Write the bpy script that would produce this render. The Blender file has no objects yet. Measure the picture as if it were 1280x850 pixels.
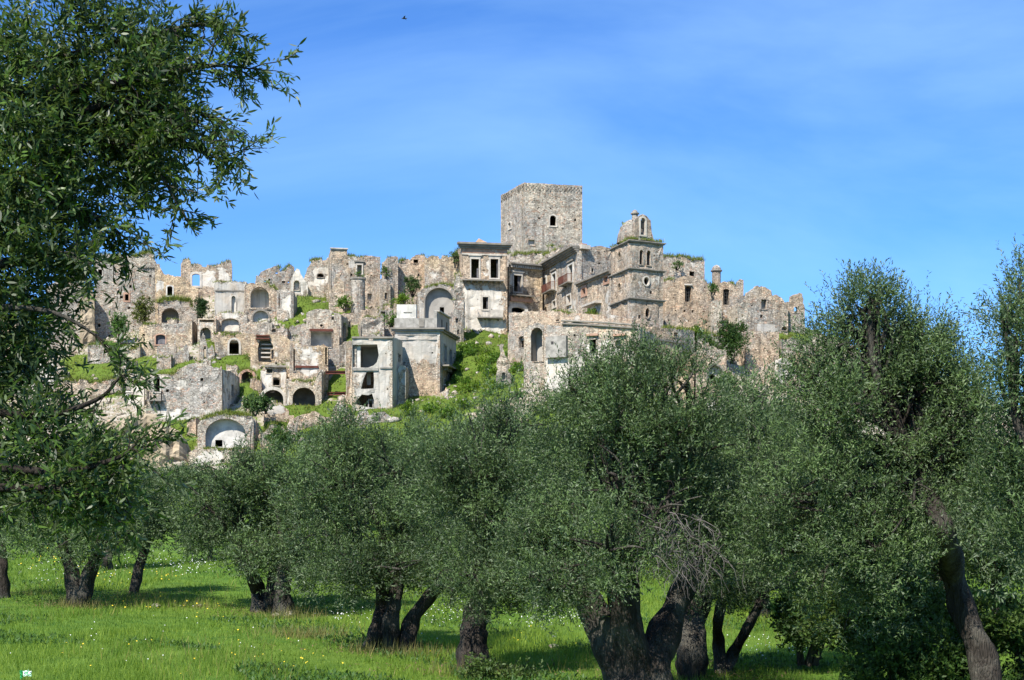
import bpy, bmesh, math, random
import numpy as np
from mathutils import Vector, Matrix, noise
from mathutils.geometry import delaunay_2d_cdt

# ------------------------------------------------------------------ camera, sky, sun, exposure
random.seed(7)
RNG = np.random.default_rng(7)
SC = bpy.context.scene
COL = SC.collection
F = 1758.0            # focal length in photograph pixels
CX, HY = 640.0, 640.0  # optical axis column, horizon row
ZC = 3.2              # eye height above the floor of the grove
cam = bpy.data.cameras.new('camera')
cam.sensor_width = 36.0
cam.lens = 36.0 * F / 1280.0
cam.shift_y = (HY - 425.0) / 1280.0
cam.clip_start = 0.2
cam.clip_end = 9000.0
camo = bpy.data.objects.new('camera', cam)
COL.objects.link(camo)
camo.location = (0, 0, ZC)
camo.rotation_euler = (math.radians(90), 0, 0)
SC.camera = camo

SUN_EL = math.radians(49.0)
SUN_AZ = math.atan2(-0.50, -1.0)          # measured from +Y towards +X: behind the camera, to its left
SUNV = Vector((math.sin(SUN_AZ) * math.cos(SUN_EL), math.cos(SUN_AZ) * math.cos(SUN_EL), math.sin(SUN_EL)))
sl = bpy.data.lights.new('sun', 'SUN')
sl.energy = 5.0
sl.angle = math.radians(0.53)
sl.color = (1.0, 0.95, 0.87)
so = bpy.data.objects.new('sun', sl)
COL.objects.link(so)
so.rotation_euler = (-SUNV).to_track_quat('-Z', 'Y').to_euler()
so.location = (-40, -60, 90)

world = bpy.data.worlds.new('World')
SC.world = world
world.use_nodes = True
wn, wl = world.node_tree.nodes, world.node_tree.links
for n_ in list(wn):
    wn.remove(n_)
w_out = wn.new('ShaderNodeOutputWorld')
w_bg = wn.new('ShaderNodeBackground')
w_sky = wn.new('ShaderNodeTexSky')
w_sky.sky_type = 'NISHITA'
w_sky.sun_disc = False
w_sky.sun_elevation = SUN_EL
w_sky.sun_rotation = SUN_AZ
w_sky.altitude = 900
w_sky.air_density = 1.0
w_sky.dust_density = 0.15
w_sky.ozone_density = 4.0
w_bg.inputs['Strength'].default_value = 0.09
tint = wn.new('ShaderNodeMix'); tint.data_type = 'RGBA'; tint.blend_type = 'MULTIPLY'
tint.inputs[0].default_value = 1.0
tint.inputs[7].default_value = (0.36, 0.76, 1.28, 1)
# thin cirrus, the same all round the sky
w_tc = wn.new('ShaderNodeTexCoord')
w_map = wn.new('ShaderNodeMapping'); w_map.inputs['Scale'].default_value = (1.2, 1.2, 4.5); w_map.inputs['Rotation'].default_value = (0.1, 0.25, 0.4); w_map.inputs['Location'].default_value = (3.1, 1.7, 0.6)
w_no = wn.new('ShaderNodeTexNoise'); w_no.inputs['Scale'].default_value = 1.5; w_no.inputs['Detail'].default_value = 6; w_no.inputs['Roughness'].default_value = 0.55; w_no.inputs['Distortion'].default_value = 0.6
w_rp = wn.new('ShaderNodeMapRange'); w_rp.inputs[1].default_value = 0.36; w_rp.inputs[2].default_value = 0.85; w_rp.inputs[3].default_value = 0.0; w_rp.inputs[4].default_value = 0.42
w_mx = wn.new('ShaderNodeMix'); w_mx.data_type = 'RGBA'; w_mx.inputs[7].default_value = (4.4, 6.9, 8.8, 1)
wl.new(w_sky.outputs[0], tint.inputs[6])
wl.new(w_tc.outputs['Generated'], w_map.inputs[0]); wl.new(w_map.outputs[0], w_no.inputs[0]); wl.new(w_no.outputs[0], w_rp.inputs[0])
# the veil thickens slowly towards the zenith, as it does within the frame
w_sep = wn.new('ShaderNodeSeparateXYZ'); w_el = wn.new('ShaderNodeMapRange'); w_add = wn.new('ShaderNodeMath'); w_add.operation = 'ADD'; w_add.use_clamp = True
w_el.inputs[1].default_value = 0.08; w_el.inputs[2].default_value = 0.8; w_el.inputs[3].default_value = 0.0; w_el.inputs[4].default_value = 0.16
wl.new(w_tc.outputs['Generated'], w_sep.inputs[0]); wl.new(w_sep.outputs['Z'], w_el.inputs[0]); wl.new(w_rp.outputs[0], w_add.inputs[0]); wl.new(w_el.outputs[0], w_add.inputs[1])
wl.new(w_add.outputs[0], w_mx.inputs[0]); wl.new(tint.outputs[2], w_mx.inputs[6])
wl.new(w_mx.outputs[2], w_bg.inputs[0]); wl.new(w_bg.outputs[0], w_out.inputs[0])

SC.view_settings.view_transform = 'Standard'
SC.view_settings.look = 'None'
SC.view_settings.gamma = 1.0
SC.view_settings.exposure = 0.84
SC.render.resolution_x, SC.render.resolution_y = 1024, 680
SC.cycles.max_bounces = 5
SC.cycles.diffuse_bounces = 3
SC.cycles.transparent_max_bounces = 4

# ------------------------------------------------------------------ small helpers
def P(px, py, Y):
    """World point seen at a photograph position, at distance Y."""
    return Vector(((px - CX) / F * Y, Y, ZC + (HY - py) / F * Y))

def link(o, parent=None):
    COL.objects.link(o)
    if parent is not None:
        o.parent = parent
    return o

def tag(o, label=None, cat=None, group=None, kind=None):
    if label: o['label'] = label
    if cat: o['category'] = cat
    if group: o['group'] = group
    if kind: o['kind'] = kind
    return o

def empty(name, loc, label, cat, group=None):
    o = bpy.data.objects.new(name, None)
    o.empty_display_size = 0.5
    o.location = loc
    link(o)
    return tag(o, label, cat, group)

def mesh_obj(name, verts, faces, mat, parent=None, color=None, attrs=None, smooth=False):
    """One mesh object from world-space vertices (stored relative to the parent)."""
    me = bpy.data.meshes.new(name)
    off = parent_off(parent)
    me.from_pydata([(v[0] - off[0], v[1] - off[1], v[2] - off[2]) for v in verts], [], faces)
    if attrs:
        for k, vals in attrs.items():
            a = me.attributes.new(k, 'FLOAT', 'POINT')
            a.data.foreach_set('value', np.asarray(vals, dtype=np.float32))
    if smooth:
        me.polygons.foreach_set('use_smooth', [True] * len(me.polygons))
    me.materials.append(mat)
    me.update()
    o = bpy.data.objects.new(name, me)
    link(o, parent)
    if color is not None:
        o.color = color
    return o

def parent_off(p):
    v = Vector((0, 0, 0))
    while p is not None:
        v = v + p.location
        p = p.parent
    return v

class MB:
    """Collects boxes and tubes into one mesh."""
    def __init__(self):
        self.v, self.f = [], []
    def hexa(self, c):
        b = len(self.v)
        self.v += [tuple(x) for x in c]
        self.f += [tuple(b + i for i in q) for q in ((0, 3, 2, 1), (4, 5, 6, 7), (0, 1, 5, 4), (1, 2, 6, 5), (2, 3, 7, 6), (3, 0, 4, 7))]
    def box(self, x0, x1, y0, y1, z0, z1):
        self.hexa([(x0, y0, z0), (x1, y0, z0), (x1, y1, z0), (x0, y1, z0), (x0, y0, z1), (x1, y0, z1), (x1, y1, z1), (x0, y1, z1)])
    def tube(self, pts, rad, n=8, rough=0.0, flute=0.0, cap=True, seed=0.0):
        b0 = len(self.v)
        m = len(pts)
        ref = Vector((0.31, 0.95, 0.05))
        for i in range(m):
            p = Vector(pts[i])
            t = (Vector(pts[min(i + 1, m - 1)]) - Vector(pts[max(i - 1, 0)])).normalized()
            a = t.cross(ref)
            if a.length < 1e-3: a = t.cross(Vector((1, 0, 0)))
            a.normalize()
            c = t.cross(a)
            for k in range(n):
                th = 2 * math.pi * k / n
                r = rad[i]
                if rough or flute:
                    q = Vector((math.cos(th) * 1.3 + seed, math.sin(th) * 1.3, i * 0.35 + seed))
                    r *= 1 + rough * noise.noise(q) + flute * math.sin(3 * th + seed + i * 0.25) + 0.5 * flute * math.sin(7 * th + i * 0.3)
                self.v.append(tuple(p + (a * math.cos(th) + c * math.sin(th)) * r))
        for i in range(m - 1):
            for k in range(n):
                k2 = (k + 1) % n
                self.f.append((b0 + i * n + k, b0 + i * n + k2, b0 + (i + 1) * n + k2, b0 + (i + 1) * n + k))
        if cap:
            self.f.append(tuple(b0 + k for k in range(n))[::-1])
            self.f.append(tuple(b0 + (m - 1) * n + k for k in range(n)))
    def build(self, name, mat, parent=None, color=None, smooth=False):
        return mesh_obj(name, self.v, self.f, mat, parent, color, None, smooth)

# ------------------------------------------------------------------ materials
def new_mat(name):
    m = bpy.data.materials.new(name)
    m.use_nodes = True
    nt = m.node_tree
    for n in list(nt.nodes): nt.nodes.remove(n)
    out = nt.nodes.new('ShaderNodeOutputMaterial')
    bs = nt.nodes.new('ShaderNodeBsdfPrincipled')
    nt.links.new(bs.outputs[0], out.inputs[0])
    return m, nt, bs, out

class NT:
    def __init__(self, nt): self.nt = nt
    def node(self, t, **kw):
        n = self.nt.nodes.new(t)
        for k, v in kw.items(): setattr(n, k, v)
        return n
    def put(self, sock, val):
        if hasattr(val, 'is_output'): self.nt.links.new(val, sock)
        else: sock.default_value = val
    def math(self, op, a, b=0.0, c=0.0, clamp=False):
        n = self.node('ShaderNodeMath', operation=op, use_clamp=clamp)
        self.put(n.inputs[0], a); self.put(n.inputs[1], b); self.put(n.inputs[2], c)
        return n.outputs[0]
    def rng(self, v, a, b, c, d, smooth=False):
        n = self.node('ShaderNodeMapRange')
        if smooth: n.interpolation_type = 'SMOOTHSTEP'
        self.put(n.inputs[0], v)
        for i, x in enumerate((a, b, c, d)): self.put(n.inputs[i + 1], x)
        return n.outputs[0]
    def mix(self, f, a, b, blend='MIX'):
        n = self.node('ShaderNodeMix', data_type='RGBA', blend_type=blend)
        self.put(n.inputs[0], f); self.put(n.inputs[6], a); self.put(n.inputs[7], b)
        return n.outputs[2]
    def noise(self, vec, scale, detail=4, rough=0.55, dist=0.0):
        n = self.node('ShaderNodeTexNoise')
        self.put(n.inputs['Vector'], vec); n.inputs['Scale'].default_value = scale
        n.inputs['Detail'].default_value = detail; n.inputs['Roughness'].default_value = rough; n.inputs['Distortion'].default_value = dist
        return n.outputs[0]
    def voro(self, vec, scale, feature='F1', out=0):
        n = self.node('ShaderNodeTexVoronoi', feature=feature)
        self.put(n.inputs['Vector'], vec); self.put(n.inputs['Scale'], scale)
        return n.outputs[out]
    def mapping(self, vec, scale=(1, 1, 1), loc=(0, 0, 0)):
        n = self.node('ShaderNodeMapping')
        self.put(n.inputs[0], vec); n.inputs['Scale'].default_value = scale; n.inputs['Location'].default_value = loc
        return n.outputs[0]
    def attr(self, name):
        return self.node('ShaderNodeAttribute', attribute_name=name).outputs['Fac']
    def bump(self, h, strength, dist, bs):
        n = self.node('ShaderNodeBump')
        n.inputs['Strength'].default_value = strength; n.inputs['Distance'].default_value = dist
        self.put(n.inputs['Height'], h)
        self.nt.links.new(n.outputs[0], bs.inputs['Normal'])

def stone_material():
    m, nt, bs, _ = new_mat('rubble_stone')
    g = NT(nt)
    pos = g.node('ShaderNodeNewGeometry').outputs['Position']
    info = g.node('ShaderNodeObjectInfo')
    tintc, alpha = info.outputs['Color'], info.outputs['Alpha']
    flat = g.mapping(pos, (1, 1, 1.75))
    wob = g.node('ShaderNodeTexNoise'); nt.links.new(flat, wob.inputs['Vector']); wob.inputs['Scale'].default_value = 1.8; wob.inputs['Detail'].default_value = 3
    warp = g.node('ShaderNodeVectorMath', operation='MULTIPLY_ADD')
    nt.links.new(wob.outputs['Color'], warp.inputs[0]); warp.inputs[1].default_value = (0.35, 0.35, 0.35); nt.links.new(flat, warp.inputs[2])
    vec = warp.outputs[0]
    vsc = g.rng(info.outputs['Random'], 0, 1, 3.0, 5.2)
    cell = g.voro(vec, vsc, 'F1', 1)
    edge = g.voro(vec, vsc, 'DISTANCE_TO_EDGE', 0)
    sep = g.node('ShaderNodeSeparateColor'); nt.links.new(cell, sep.inputs[0])
    stone_v = g.rng(sep.outputs[0], 0, 1, 0.74, 1.30)
    joint = g.rng(edge, 0.0, 0.09, 0.70, 1.0, True)
    n_big = g.noise(pos, 0.16, 5, 0.6)
    n_mid = g.noise(pos, 0.9, 6, 0.65)
    n_fine = g.noise(pos, 5.0, 4, 0.7)
    base = g.mix(g.rng(n_big, 0.38, 0.66, 0, 1, True), tintc, (0.35, 0.325, 0.285, 1))
    warm = g.mix(g.rng(n_mid, 0.50, 0.70, 0, 0.6, True), base, (0.38, 0.27, 0.175, 1))
    warm = g.mix(g.rng(sep.outputs[1], 0.86, 0.9, 0, 0.5), warm, (0.36, 0.19, 0.12, 1))
    v = g.math('MULTIPLY', stone_v, joint)
    v = g.math('MULTIPLY', v, g.rng(n_mid, 0.25, 0.8, 0.80, 1.28))
    v = g.math('MULTIPLY', v, g.rng(n_fine, 0.3, 0.75, 0.82, 1.15))
    streak = g.noise(g.mapping(pos, (1.6, 1.6, 0.16)), 1.0, 5, 0.65)
    v = g.math('MULTIPLY', v, g.rng(streak, 0.44, 0.72, 1.06, 0.58, True))
    cmb = g.node('ShaderNodeCombineColor')
    for i in range(3): nt.links.new(v, cmb.inputs[i])
    stone = g.mix(1.0, warm, cmb.outputs[0], 'MULTIPLY')
    # shade of crevices between stones, painted into the colour
    pit_shade = g.math('MULTIPLY', g.rng(edge, 0.03, 0.13, 1, 0), g.rng(g.noise(pos, 2.1, 3), 0.49, 0.60, 0, 1))
    stone = g.mix(g.math('MULTIPLY', pit_shade, 0.9), stone, (0.10, 0.085, 0.07, 1))
    # plaster, flaking at its edges
    pl = g.attr('plaster')
    pn = g.math('ADD', g.noise(pos, 0.75, 6, 0.62), g.math('MULTIPLY', g.math('SUBTRACT', n_fine, 0.5), 0.25))
    mask = g.rng(g.math('ADD', pl, g.math('MULTIPLY', g.math('SUBTRACT', pn, 0.5), 2.3)), 0.5, 0.58, 0, 1, True)
    streak = g.noise(g.mapping(pos, (1.6, 1.6, 0.16)), 1.0, 5, 0.65)
    pcol = g.mix(alpha, (0.60, 0.55, 0.47, 1), (0.36, 0.34, 0.305, 1))
    pcol = g.mix(g.rng(streak, 0.45, 0.70, 0, 0.7, True), pcol, (0.19, 0.18, 0.165, 1))
    pcol = g.mix(g.rng(n_mid, 0.46, 0.72, 0, 0.55, True), pcol, (0.43, 0.345, 0.255, 1))
    col = g.mix(mask, stone, pcol)
    nt.links.new(col, bs.inputs['Base Color'])
    bs.inputs['Roughness'].default_value = 0.92
    bs.inputs['Specular IOR Level'].default_value = 0.2
    h_st = g.math('ADD', g.math('MULTIPLY', joint, 1.0), g.math('MULTIPLY', sep.outputs[2], 0.6))
    h = g.math('ADD', g.math('MULTIPLY', h_st, g.math('SUBTRACT', 1.0, g.math('MULTIPLY', mask, 0.85))), g.math('ADD', g.math('MULTIPLY', n_fine, 0.5), g.math('MULTIPLY', mask, 0.5)))
    g.bump(h, 0.85, 0.12, bs)
    return m

def simple_mat(name, col, rough=0.8, var=0.3, scale=2.0, col2=None, bumpd=0.02, metal=0.0, stretch=(1, 1, 1)):
    m, nt, bs, _ = new_mat(name)
    g = NT(nt)
    pos = g.mapping(g.node('ShaderNodeNewGeometry').outputs['Position'], stretch)
    n1 = g.noise(pos, scale, 6, 0.65)
    c2 = col2 or tuple(c * (1 - var) for c in col[:3]) + (1,)
    c = g.mix(g.rng(n1, 0.35, 0.68, 0, 1, True), tuple(col[:3]) + (1,), c2)
    nt.links.new(c, bs.inputs['Base Color'])
    bs.inputs['Roughness'].default_value = rough
    bs.inputs['Metallic'].default_value = metal
    bs.inputs['Specular IOR Level'].default_value = 0.25
    g.bump(g.noise(pos, scale * 5, 4), 0.5, bumpd, bs)
    return m

def leaf_mat(name, top, top2, under, trans=0.2, rough=0.42, spec=0.5):
    """Two-sided leaf: dark glossy upper face, paler underside, a little light through it."""
    m, nt, bs, out = new_mat(name)
    g = NT(nt)
    geo = g.node('ShaderNodeNewGeometry')
    tone = g.attr('tone')
    info = g.node('ShaderNodeObjectInfo')
    a = g.mix(tone, tuple(top) + (1,), tuple(top2) + (1,))
    c = g.mix(geo.outputs['Backfacing'], a, tuple(under) + (1,))
    c = g.mix(1.0, c, info.outputs['Color'], 'MULTIPLY')
    nt.links.new(c, bs.inputs['Base Color'])
    bs.inputs['Roughness'].default_value = rough
    bs.inputs['Specular IOR Level'].default_value = spec
    tr = g.node('ShaderNodeBsdfTranslucent')
    tc = g.mix(1.0, c, (1.35, 1.5, 0.6, 1), 'MULTIPLY')
    nt.links.new(tc, tr.inputs[0])
    ms = g.node('ShaderNodeMixShader'); ms.inputs[0].default_value = trans
    nt.links.new(bs.outputs[0], ms.inputs[1]); nt.links.new(tr.outputs[0], ms.inputs[2])
    nt.links.new(ms.outputs[0], out.inputs[0])
    return m

def bark_material():
    m, nt, bs, _ = new_mat('olive_bark')
    g = NT(nt)
    pos = g.node('ShaderNodeNewGeometry').outputs['Position']
    st = g.mapping(pos, (1, 1, 0.16))
    v = g.voro(st, 22.0, 'DISTANCE_TO_EDGE', 0)
    n1 = g.noise(st, 11.0, 7, 0.75, 0.4)
    n2 = g.noise(pos, 1.3, 4)
    c = g.mix(g.rng(n1, 0.35, 0.7, 0, 1), (0.020, 0.016, 0.013, 1), (0.078, 0.066, 0.055, 1))
    c = g.mix(g.rng(v, 0.0, 0.10, 0.45, 0.0), c, (0.02, 0.017, 0.014, 1))
    c = g.mix(g.rng(g.math('ADD', n2, g.math('MULTIPLY', n1, .25)), 0.60, 0.78, 0, 0.6), c, (0.14, 0.135, 0.11, 1))
    nt.links.new(c, bs.inputs['Base Color'])
    bs.inputs['Roughness'].default_value = 0.95
    bs.inputs['Specular IOR Level'].default_value = 0.15
    h = g.math('ADD', n1, g.rng(v, 0, 0.2, 0, 0.3))
    g.bump(h, 1.0, 0.06, bs)
    return m

def ground_material(name, hill):
    m, nt, bs, _ = new_mat(name)
    g = NT(nt)
    pos = g.node('ShaderNodeNewGeometry').outputs['Position']
    n1 = g.noise(pos, 0.12, 5, 0.6)
    n2 = g.noise(pos, 1.1, 6, 0.65)
    n3 = g.noise(pos, 8.0, 4, 0.7)
    green = g.mix(g.rng(n2, 0.35, 0.65, 0, 1), (0.045, 0.10, 0.016, 1), (0.10, 0.17, 0.022, 1))
    green = g.mix(g.rng(n1, 0.45, 0.7, 0, 0.6), green, (0.14, 0.19, 0.03, 1))
    if hill:
        cell = g.voro(pos, 1.7, 'F1', 1)
        sep = g.node('ShaderNodeSeparateColor'); nt.links.new(cell, sep.inputs[0])
        soil = g.mix(g.rng(n2, 0.35, 0.7, 0, 1), (0.34, 0.28, 0.20, 1), (0.22, 0.19, 0.15, 1))
        soil = g.mix(g.rng(sep.outputs[0], 0.45, 0.6, 0, 0.8), soil, (0.42, 0.38, 0.32, 1))
        gr = g.attr('green')
        mask = g.rng(g.math('ADD', gr, g.math('MULTIPLY', g.math('SUBTRACT', n2, 0.5), 1.3)), 0.42, 0.58, 0, 1, True)
        col = g.mix(mask, soil, g.mix(0.5, green, (0.125, 0.165, 0.028, 1)))
        g.bump(g.math('ADD', n3, g.math('MULTIPLY', sep.outputs[1], 0.7)), 0.8, 0.2, bs)
    else:
        col = g.mix(g.rng(n3, 0.6, 0.8, 0, 0.35), green, (0.16, 0.13, 0.06, 1))
        g.bump(n3, 0.6, 0.06, bs)
    nt.links.new(col, bs.inputs['Base Color'])
    bs.inputs['Roughness'].default_value = 1.0
    bs.inputs['Specular IOR Level'].default_value = 0.1
    return m

M_STONE = stone_material()
M_TRIM = simple_mat('weathered_trim', (0.52, 0.47, 0.40), 0.9, 0.35, 1.5)
M_CORN = simple_mat('dark_cornice_stone', (0.25, 0.225, 0.19), 0.95, 0.4, 1.2)
M_CONC = simple_mat('old_concrete', (0.36, 0.335, 0.295), 0.9, 0.5, 1.3)
M_WHITE = simple_mat('white_lime_plaster', (0.60, 0.57, 0.51), 0.9, 0.4, 0.9)
M_GREYP = simple_mat('grey_plaster', (0.36, 0.335, 0.295), 0.9, 0.25, 0.6)
M_RUST = simple_mat('rusty_steel', (0.13, 0.045, 0.03), 0.85, 0.4, 2.0)
M_WOOD = simple_mat('grey_wood', (0.17, 0.165, 0.175), 0.85, 0.4, 2.5, stretch=(1, 1, 0.3))
M_DARKW = simple_mat('dark_brown_wood', (0.10, 0.05, 0.04), 0.85, 0.4, 2.5)
M_IRON = simple_mat('dark_iron', (0.05, 0.045, 0.042), 0.7, 0.3, 3.0)
M_TILE = simple_mat('faded_roof_tile', (0.36, 0.25, 0.16), 0.9, 0.4, 1.6)
M_BRICK = simple_mat('orange_brick', (0.44, 0.27, 0.19), 0.92, 0.35, 2.2)
M_ROCK = simple_mat('pale_rock', (0.36, 0.29, 0.20), 0.95, 0.4, 0.5)
M_BARK = bark_material()
M_TWIG = simple_mat('dry_twig', (0.13, 0.115, 0.105), 0.9, 0.4, 3.0)
M_OLIVE = leaf_mat('olive_leaf', (0.018, 0.038, 0.012), (0.116, 0.182, 0.056), (0.112, 0.150, 0.080), 0.16, 0.5, 0.3)
M_NEAR = leaf_mat('near_olive_leaf', (0.012, 0.030, 0.008), (0.105, 0.185, 0.028), (0.095, 0.125, 0.060), 0.32, 0.42, 0.32)
M_SHRUB = leaf_mat('shrub_leaf', (0.035, 0.075, 0.018), (0.095, 0.145, 0.03), (0.09, 0.13, 0.055), 0.22, 0.55, 0.25)
M_BLADE = leaf_mat('grass_blade', (0.045, 0.115, 0.013), (0.235, 0.315, 0.040), (0.13, 0.21, 0.028), 0.34, 0.6, 0.2)
M_FLOWER = simple_mat('white_petal', (0.75, 0.75, 0.72), 0.8, 0.1, 3.0)
M_YELLOW = simple_mat('yellow_petal', (0.70, 0.52, 0.04), 0.8, 0.15, 3.0)
M_MEADOW = ground_material('meadow_soil_and_turf', False)
M_HILL = ground_material('hillside_turf_and_rubble', True)

# ------------------------------------------------------------------ ruined walls
class Fac:
    """A vertical plane through two ground points; s runs along it, d is the outward distance."""
    def __init__(self, A, B):
        self.A = Vector((A[0], A[1])); self.B = Vector((B[0], B[1]))
        e = self.B - self.A
        self.len = e.length
        self.u = e / self.len
        self.n = Vector((self.u.y, -self.u.x))
    @staticmethod
    def px(xa, Ya, xb, Yb):
        return Fac(((xa - CX) / F * Ya, Ya), ((xb - CX) / F * Yb, Yb))
    def sz(self, px, py):
        k = (px - CX) / F
        # A + s u = t (k, 1)
        den = self.u.x - k * self.u.y
        s = (k * self.A.y - self.A.x) / den
        t = self.A.y + s * self.u.y
        return s, ZC + (HY - py) / F * t
    def at(self, s, z, d=0.0):
        p = self.A + self.u * s + self.n * d
        return (p.x, p.y, z)
    def box(self, mb, s0, s1, z0, z1, d0, d1):
        mb.hexa([self.at(s0, z0, d1), self.at(s1, z0, d1), self.at(s1, z0, d0), self.at(s0, z0, d0),
                 self.at(s0, z1, d1), self.at(s1, z1, d1), self.at(s1, z1, d0), self.at(s0, z1, d0)])

def inside(pt, poly):
    x, y = pt; c = False
    j = len(poly) - 1
    for i in range(len(poly)):
        xi, yi = poly[i]; xj, yj = poly[j]
        if (yi > y) != (yj > y) and x < (xj - xi) * (y - yi) / (yj - yi) + xi: c = not c
        j = i
    return c

def jag(pts, rough, rnd, step=0.32):
    """Turn a top line into a broken stone edge."""
    out = [pts[0]]
    for (s0, z0), (s1, z1) in zip(pts, pts[1:]):
        L = math.hypot(s1 - s0, z1 - z0)
        n = max(1, int(L / step))
        j = 0.0; hold = 0
        for i in range(1, n):
            t = i / n
            s, z = s0 + (s1 - s0) * t, z0 + (z1 - z0) * t
            if hold <= 0:
                nj = rnd.gauss(0, 0.13) * rough
                if rnd.random() < 0.12: nj -= rnd.uniform(0.15, 0.5) * rough
                hold = rnd.choice((1, 1, 2, 3))
                if abs(s1 - s0) > 0.3 * abs(z1 - z0):
                    out.append((s - (s1 - s0) / n * 0.45, z - (z1 - z0) / n * 0.45 + j))
                j = nj
            hold -= 1
            if abs(s1 - s0) > abs(z1 - z0) * 0.4: out.append((s, z + j))
            else: out.append((s + j * 0.7, z))
        out.append((s1, z1))
    return out

def hole_poly(fac, h):
    """Outline of an opening, counter-clockwise, in facade metres."""
    s0, z1 = fac.sz(h['x0'], h['y0']); s1, z0 = fac.sz(h['x1'], h['y1'])
    # horizontals stay level
    zm1 = fac.sz((h['x0'] + h['x1']) / 2, h['y0'])[1]; zm0 = fac.sz((h['x0'] + h['x1']) / 2, h['y1'])[1]
    z0, z1 = zm0, zm1
    k = h['k']; w = s1 - s0; hh = z1 - z0
    if k == 'r': return [(s0, z0), (s1, z0), (s1, z1), (s0, z1)]
    if k == 'o':
        return [((s0 + s1) / 2 + w / 2 * math.cos(a * math.pi / 6), (z0 + z1) / 2 + hh / 2 * math.sin(a * math.pi / 6)) for a in range(12)]
    if k == 'p': return [fac.sz(*q) for q in h['pts']]
    ah = min(w / 2, hh * 0.55) if k == 'a' else min(w * 0.22, hh * 0.4)
    n = 10 if w > 2.0 else 6
    pts = [(s0, z0), (s1, z0)]
    for i in range(n + 1):
        a = math.pi * i / n
        pts.append(((s0 + s1) / 2 + w / 2 * math.cos(a), z1 - ah + ah * math.sin(a)))
    return pts

def H(k, x0, y0, x1, y1, **o):
    o.update(k=k, x0=x0, y0=y0, x1=x1, y1=y1)
    return o

def seg_dist(p, a, b):
    ax, ay = a; bx, by = b
    dx, dy = bx - ax, by - ay
    L2 = dx * dx + dy * dy
    t = 0 if L2 == 0 else max(0, min(1, ((p[0] - ax) * dx + (p[1] - ay) * dy) / L2))
    return math.hypot(p[0] - ax - t * dx, p[1] - ay - t * dy)

def wall_mesh(name, fac, outline, holes, thick, parent, color, plaster=None, mat=None, bumpy=1.0, step=0.6, putlog=0.0, rnd=random, d0=0.0):
    """One wall: outline and holes triangulated with inner points, uneven on its outer side, thick, with real openings."""
    polys = [list(outline)] + [list(h) for h in holes]
    if putlog > 0:
        xs = [p[0] for p in outline]; zs = [p[1] for p in outline]
        z = min(zs) + 1.0
        while z < max(zs) - 0.4:
            s = min(xs) + rnd.uniform(0.4, 1.4)
            while s < max(xs) - 0.3:
                a = rnd.uniform(0.06, 0.11) if rnd.random() < .75 else rnd.uniform(.13, .21); b_ = a * rnd.uniform(.6, 1.2)
                q = [(s - a, z - b_), (s + a, z - b_ * .8), (s + a * .9, z + b_), (s - a * .8, z + b_ * .9)]
                zz = z
                ok = rnd.random() < putlog and all(inside(p, outline) for p in q)
                if ok:
                    for h in polys:
                        if any(seg_dist((s, zz), h[i - 1], h[i]) < 0.35 for i in range(len(h))) or (h is not polys[0] and inside((s, zz), h)):
                            ok = False; break
                if ok: polys.append(q)
                s += rnd.uniform(1.0, 1.9)
            z += rnd.uniform(1.15, 1.6)
    verts, edges = [], []
    for pl in polys:
        b = len(verts)
        verts += [Vector(p) for p in pl]
        edges += [(b + i, b + (i + 1) % len(pl)) for i in range(len(pl))]
    xs = [p[0] for p in outline]; zs = [p[1] for p in outline]
    nx = int((max(xs) - min(xs)) / step); nz = int((max(zs) - min(zs)) / step)
    for i in range(1, nx + 1):
        for j in range(1, nz + 1):
            p = (min(xs) + (i - 0.5 + rnd.uniform(-.3, .3)) * step, min(zs) + (j - 0.5 + rnd.uniform(-.3, .3)) * step)
            if inside(p, outline) and not any(inside(p, h) for h in polys[1:]):
                verts.append(Vector(p))
    V, E, T, *_ = delaunay_2d_cdt(verts, edges, [], 0, 1e-4)
    keep = []
    for t in T:
        c = (sum(V[i][0] for i in t) / 3, sum(V[i][1] for i in t) / 3)
        if inside(c, outline) and not any(inside(c, h) for h in polys[1:]): keep.append(tuple(t))
    used = sorted({i for t in keep for i in t})
    mp = {v: i for i, v in enumerate(used)}
    n = len(used)
    vs, pa = [], []
    for i in used:
        s, z = V[i]
        x, y, zz = fac.at(s, z)
        q = Vector((x, y, zz))
        d = bumpy * (0.10 * noise.noise(q * 0.55) + 0.10 * noise.noise(q * 1.5) + 0.06 * noise.noise(q * 3.1))
        vs.append(fac.at(s, z, d0 + d))
        pa.append(plaster(s, z) if plaster else 0.0)
    for i in used:
        s, z = V[i]
        vs.append(fac.at(s, z, d0 - thick))
    pa += pa[:n]
    fs, ec = [], {}
    for t in keep:
        a, b, c = (mp[i] for i in t)
        (x0, y0), (x1, y1), (x2, y2) = (V[i] for i in t)
        if (x1 - x0) * (y2 - y0) - (x2 - x0) * (y1 - y0) < 0: a, b, c = a, c, b
        fs.append((a, b, c)); fs.append((a + n, c + n, b + n))
        for e in ((a, b), (b, c), (c, a)): ec[e] = 1
    for (a, b) in ec:
        if (b, a) not in ec: fs.append((b, a, a + n, b + n))
    o = mesh_obj(name, vs, fs, mat or M_STONE, parent, color, {'plaster': pa})
    return o

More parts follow.
